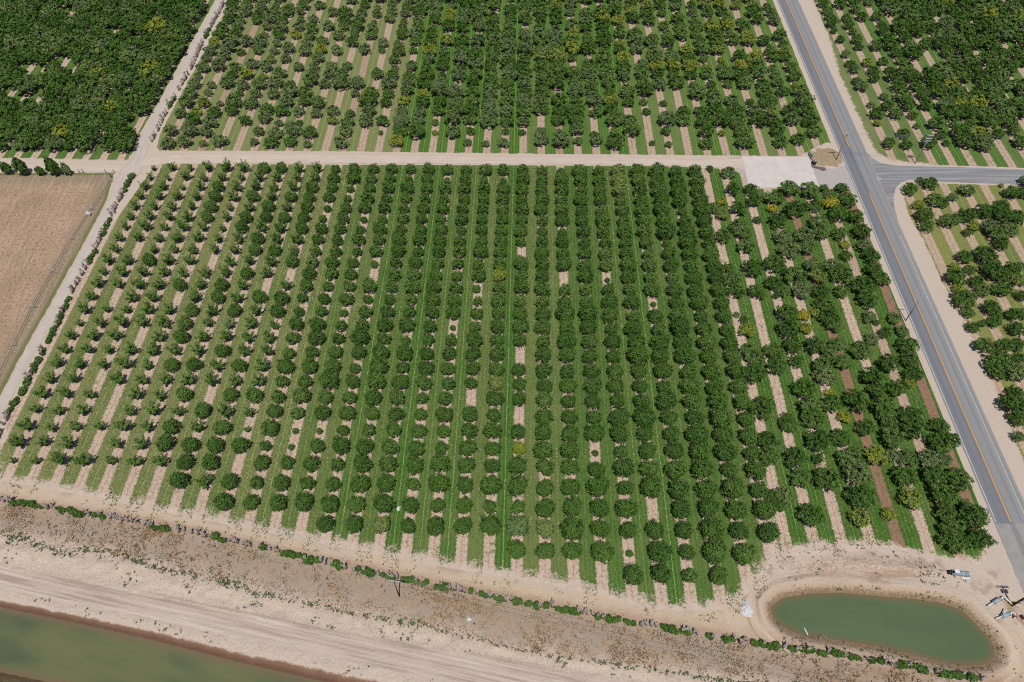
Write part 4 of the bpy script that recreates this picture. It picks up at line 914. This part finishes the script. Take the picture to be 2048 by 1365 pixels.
def utility_pole(px, h, rz, label, arms, mat, transformer=False, r=.135, dz=0.0):
    X, Y = up(*px); root = empty('utility_pole', (X, Y, dz), rz); tag(root, label, 'utility pole', 'wooden utility poles')
    MB().tube((0, 0, -.2), (0, 0, h), r, r*.65, 12).build('shaft', mat, root, True)
    for (z, L, dbl) in arms:
        for s_ in ((-.13, .13) if dbl else (.2,)):
            MB().box((0, s_, z), (L, .12, .14)).build('crossarm', M_ARM, root)
        for q in np.linspace(-L/2+.12, L/2-.12, 4 if L > 2 else 3):
            MB().tube((q, .2 if not dbl else 0, z+.07), (q, .2 if not dbl else 0, z+.17), .03).tube((q, .2 if not dbl else 0, z+.16), (q, .2 if not dbl else 0, z+.32), .075, .05).build('insulator', M_INS, root, True)
        b_ = MB().tube((-L*.3, .2 if not dbl else .13, z-.03), (0, .1, z-.65), .025).tube((L*.3, .2 if not dbl else .13, z-.03), (0, .1, z-.65), .025); b_.build('brace', M_METAL, root)
    if transformer:
        for s_ in (-1, 1):
            t_ = MB().tube((s_*.42, -.28, h-2.6), (s_*.42, -.28, h-1.6), .27, .27, 14).build('transformer', M_METAL, root, True)
            for q in (-.1, .1): MB().tube((s_*.42+q, -.28, h-1.6), (s_*.42+q, -.28, h-1.35), .035).build('bushing', M_INS, t_)
        MB().box((0, -.28, 2.6), (.4, .22, .65)).build('meter_box', M_METAL, root)
        MB().box((.1, -.26, 3.6), (.22, .18, .3)).build('switch_box', M_METAL, root)
    return root
pA = utility_pole((1672, 321), 10.0, 0, 'wooden utility pole on the straw corner beside the concrete pad', [(9.7, 2.0, True), (8.6, 1.0, False)], M_POLE)
pB = utility_pole((1811, 642), 10.3, R(-8), 'grey utility pole with one white crossarm among the trees beside the road', [(10.0, 2.3, False)], M_PGREY)
pC = utility_pole((2023, 1212), 10.5, R(-2), 'dark utility pole with boxes and transformers near the pond', [(10.0, 2.4, True)], M_DARK, True, .2)
pD = utility_pole((1830, 327.5), 10.4, R(0), 'grey utility pole with three stacked crossarms north of the side road', [(10.1, 1.7, True), (9.1, 2.0, True), (8.2, 2.0, True)], M_PGREY)
pE = utility_pole((798.6, 1193), 8.0, R(-8), 'dark thin utility pole standing in dry brush by the canal', [(7.7, 2.2, False)], M_DARK, r=.13)
def wires(a, b_, offs, sag, label, name='power_line', r=.02):
    a = np.array(a, float); b_ = np.array(b_, float); d = b_-a; nrm = np.array([-d[1], d[0], 0]); nrm /= np.linalg.norm(nrm); mb = MB()
    for o in offs:
        pts = [a+d*t+nrm*o-np.array([0, 0, sag*4*t*(1-t)]) for t in np.linspace(0, 1, 22)]; mb.path(pts, r, 5)
    return tag(mb.build(name, M_WIRE), label, 'power line', 'overhead wires')
def top(px, h): X, Y = up(*px); return (X, Y, h)
TA, TB, TC_, TD, TE = top((1672, 321), 10.05), top((1811, 642), 10.35), top((2023, 1212), 10.3), top((1830, 327.5), 10.3), top((798.6, 1193), 8.0)
wires(TA, TB, (-.8, .8), 1.2, 'thin wires from the pad pole along the road to the next pole', r=.008)
wires(TB, TC_, (-.8, .8), 1.4, 'thin wires along the road from the tree pole to the pond pole', r=.008)
wires(TA, TD, (-.7, -.2, .3, .7), .8, 'pale wires crossing the road to the stacked-crossarm pole', r=.018)
wires(TD, (240, TD[1]-3, 10.0), (-.7, .7), 1.2, 'thin wires running east beside the side road', r=.008)
wires(TE, (-135, 92, 8.0), (-.9, 0, .9), 1.0, 'thin wires over the canal hedge west of the brush pole', r=.012)
wires(TE, (120, 15, 8.0), (-.9, 0, .9), 1.6, 'pale wires over the brush between the canal hedge and canal', r=.020)
# fence posts at the corner of the field
for n_, (px, py, w_) in enumerate([(160, 347, 'westernmost'), (167, 346, 'second'), (213, 347, 'third'), (229, 347, 'fourth'), (223, 355, 'southernmost')]):
    X, Y = up(px, py); o = MB().tube((0, 0, -.2), (0, 0, 1.45), .10, .085).build('fence_post', M_DARK, None, True); o.location = (X, Y, 0); o.rotation_euler = (random.gauss(0, .03), random.gauss(0, .03), 0)
    tag(o, f'{w_} dark wooden fence post at the corner of the fallow field', 'fence post', 'fence posts at the field corner')
# wheel line sprinkler
wl = ups([(228, 356), (205, 395), (177, 432), (141, 486), (103, 552), (62, 626), (25, 704), (-12, 775), (-60, 870)]); 
root = empty('wheel_line', (wl[2][0], wl[2][1], 0)); tag(root, 'long irrigation wheel line lying across the edge of the fallow field', 'irrigation line')
mb = MB(); mb.path([(x-wl[2][0], y-wl[2][1], .78) for x, y in wl], .045); mb.build('pipe', M_DARK, root)
def wheel(c, ang, r=.78):
    mb = MB(); d = np.array([math.cos(ang), math.sin(ang), 0]); pts = [np.array(c)+d*r*math.cos(t)+np.array([0, 0, r*math.sin(t)]) for t in np.linspace(0, 2*math.pi, 21)]
    mb.path(pts, .04, 6)
    for t in np.linspace(0, math.pi, 5)[:-1]: mb.tube(pts[0]*0+np.array(c)-d*r*math.cos(t)-np.array([0, 0, r*math.sin(t)]), np.array(c)+d*r*math.cos(t)+np.array([0, 0, r*math.sin(t)]), .018, None, 5)
    return mb
s_ = np.concatenate([[0], np.cumsum(np.linalg.norm(np.diff(wl, axis=0), axis=1))]); 
dirw = (wl[-1]-wl[0])/np.linalg.norm(wl[-1]-wl[0]); wang = math.atan2(dirw[1], dirw[0])+math.pi/2
for d in np.arange(2, s_[-1], 12.2):
    c = (np.interp(d, s_, wl[:, 0])-wl[2][0], np.interp(d, s_, wl[:, 1])-wl[2][1], .78); wheel(c, wang).build('wheel', M_ARM, root, True)
mb = MB().box((0.1, .2, .55), (1.3, .9, .5), wang).box((.1, .2, .95), (.7, .6, .3), wang); mb.build('mover', M_WPIPE, root)
# chalk heap
X, Y = up(1492, 1216); mound('chalk_heap', X, Y, 1.05, 1.55, .7, M_CHALK, 23, 'heap of white chalky rubble on sand west of the pond', 'heap', 50, None, 1.1, 1.4)
# white sacks in the grass
X, Y = up(797, 1017); o = mound('white_sack', X, Y, .42, .62, .4, M_WPIPE, 8, 'crumpled white sack lying in the grass near the bottom of the rows', 'sack', 24, None, .8, 2.0, .03)
X, Y = up(945, 1239); mound('white_rock', X-.6, Y, .45, .5, .35, M_CHALK, 12, 'pale white rock lying in dry brush by the canal', 'rock', 20, None, .9, 1.8, .0)
# plank and bleached log at the pond edge
X, Y = up(1613, 1268, -.6); o = MB().box((0, 0, 0), (.24, 1.2, .07)).box((.02, .68, 0), (.14, .35, .05)).build('plank', M_WPIPE); o.location = (X, Y+.3, -.52); o.rotation_euler = (R(-14), 0, R(8)); tag(o, 'bleached white plank lying at the pond edge', 'plank')
X, Y = up(1645, 1276, -.4); mb = MB(); mb.path([(-.7, -.4, .1), (-.5, .1, .3), (0, .3, .35), (.5, .05, .25), (.9, -.1, .1)], .055); o = mb.build('dead_branch', M_PGREY, None, True); o.location = (X, Y, -.4); tag(o, 'pale curved dead branch at the south edge of the pond', 'branch')
# pump sets
def pump(px0, px1, label, extra):
    a = np.array(list(up(*px0))+[.55]); b_ = np.array(list(up(*px1))+[.75]); root = empty('pump_set', (a[0], a[1], 0)); tag(root, label, 'pump', 'irrigation pumps by the pond')
    rel = b_-a; u_ = rel/np.linalg.norm(rel); o0 = np.array([0, 0, .55])
    MB().tube(o0+rel*.33, o0+rel*.8, .36, .36, 14).build('filter_barrel', M_PIPE, root, True)
    MB().tube(o0+rel*-.05, o0+rel*.34, .14, .14).tube(o0+rel*.79, o0+rel*1.05, .15).build('suction_pipe', M_WPIPE, root, True)
    for t in (.36, .77): MB().tube(o0+rel*t-u_*.05, o0+rel*t+u_*.05, .42, .42, 14).build('flange', M_METAL, root, True)
    for t in (.42, .72): p = o0+rel*t; MB().box((p[0], p[1], .12), (.5, .3, .28)).build('cradle', M_METAL, root)
    e = o0+rel*1.05
    if extra == 'yellow':
        f_ = e+np.array([.85, -1.35, -.1]); MB().path([e, e+np.array([.15, -.2, .05]), f_], .13).build('elbow_pipe', M_WPIPE, root, True)
        MB().box((f_[0]+.35, f_[1]+.1, .4), (.75, .6, .7)).tube((f_[0]+.35, f_[1]+.1, .7), (f_[0]+.35, f_[1]+.1, 1.25), .24, .2, 12).build('motor', M_YEL, root)
    else:
        MB().tube(o0+rel*.42+np.array([0, .2, .15]), o0+rel*.72+np.array([0, .95, .2]), .12).build('branch_pipe', M_WPIPE, root, True)
        f_ = e+np.array([.1, -.75, -.1]); MB().path([e, e+np.array([.25, -.2, 0]), f_, f_+np.array([-.25, -.35, -.15])], .11).build('elbow_pipe', M_WPIPE, root, True)
        MB().tube((f_[0], f_[1], .3), (f_[0], f_[1], .95), .17, .12).box((f_[0]+.1, f_[1], .5), (.4, .3, .3)).build('valve', M_RED, root)
    return root
pump((1974, 1213), (2003, 1197), 'blue grey filter pump with yellow motor beside the pole', 'yellow')
pump((1990, 1239), (2021, 1228), 'blue grey filter pump with white branch pipe nearest the pond', 'red')
X, Y = up(2045, 1237); root = empty('red_valve', (X, Y, 0)); tag(root, 'faded red valve box standing at the road edge below the pole', 'valve')
MB().box((0, 0, .45), (.6, .5, .9), .4).box((0, 0, .93), (.75, .62, .08), .4).build('box', M_RED, root); MB().tube((0, 0, .95), (0, 0, 1.2), .05).tube((-.2, 0, 1.2), (.2, 0, 1.2), .035).build('handle', M_DARK, root)
# flume by the berm
X, Y = up(1919, 1149); root = empty('irrigation_flume', (X, Y, 0), R(-6)); tag(root, 'grey sheet metal irrigation flume with dark open end on sand', 'flume')
MB().box((0, .42, .55), (3.4, .06, .6)).box((0, -.42, .55), (3.4, .06, .6)).box((0, 0, .25), (3.4, .8, .05)).build('trough', M_PIPE, root)
for q in (-1.2, 0, 1.2): MB().box((q, .45, .2), (.08, .1, .5)).box((q, -.45, .2), (.08, .1, .5)).box((q, 0, .89), (.1, .96, .06)).build('bracket', M_METAL, root)
MB().box((-.9, .1, 1.02), (.9, .7, .2)).build('gate_box', M_WPIPE, root); MB().tube((-2.3, .05, .4), (-1.7, .05, .45), .42, .42, 14).build('intake_pipe', M_BLK, root, True)
MB().box((.9, -.78, .12), (1.6, .35, .12), .1).build('wing_board', M_WPIPE, root)
# filter tank by the pad
X, Y = up(1627, 328); root = empty('water_tank', (X, Y, 0)); tag(root, 'squat round black tank with two white caps by the pad corner', 'tank')
MB().tube((0, 0, 0), (0, 0, .75), .72, .70, 18).tube((0, 0, .75), (0, 0, .95), .70, .45, 18).build('shell', M_BLK, root, True)
for q in (-.22, .22): MB().tube((q, 0, .93), (q, 0, 1.08), .17, .15, 12).build('cap', M_WPIPE, root, True)
MB().tube((-.66, -.3, .2), (-1.0, -1.0, .2), .09).build('outlet', M_METAL, root)
X, Y = up(1620, 314); root = empty('valve_manifold', (X, Y, 0)); tag(root, 'green and grey valve pipework standing behind the black tank', 'valve')
MB().path([(0, -1.7, .35), (.1, -.6, .55), (-.3, .5, .6), (-.2, 1.6, .6)], .14).build('main_pipe', M_METAL, root, True)
for q in (-1.1, 0, 1.1): MB().tube((-.1, q, .5), (-.1, q, 1.15), .12).tube((-.1, q, 1.12), (-.1, q, 1.2), .24).build('riser', M_GRN, root, True)
MB().box((.35, -.2, .5), (.5, .5, 1.0)).build('control_box', M_GRN, root)
# manhole ring
X, Y = up(1757.5, 358); root = empty('manhole_cover', (X, Y, .042)); tag(root, 'round manhole cover with a white painted ring at the junction', 'manhole')
MB().tube((0, 0, 0), (0, 0, .022), .62, .62, 24).build('collar', M_ARM, root); MB().tube((0, 0, .01), (0, 0, .03), .36, .36, 20).build('lid', M_METAL, root)
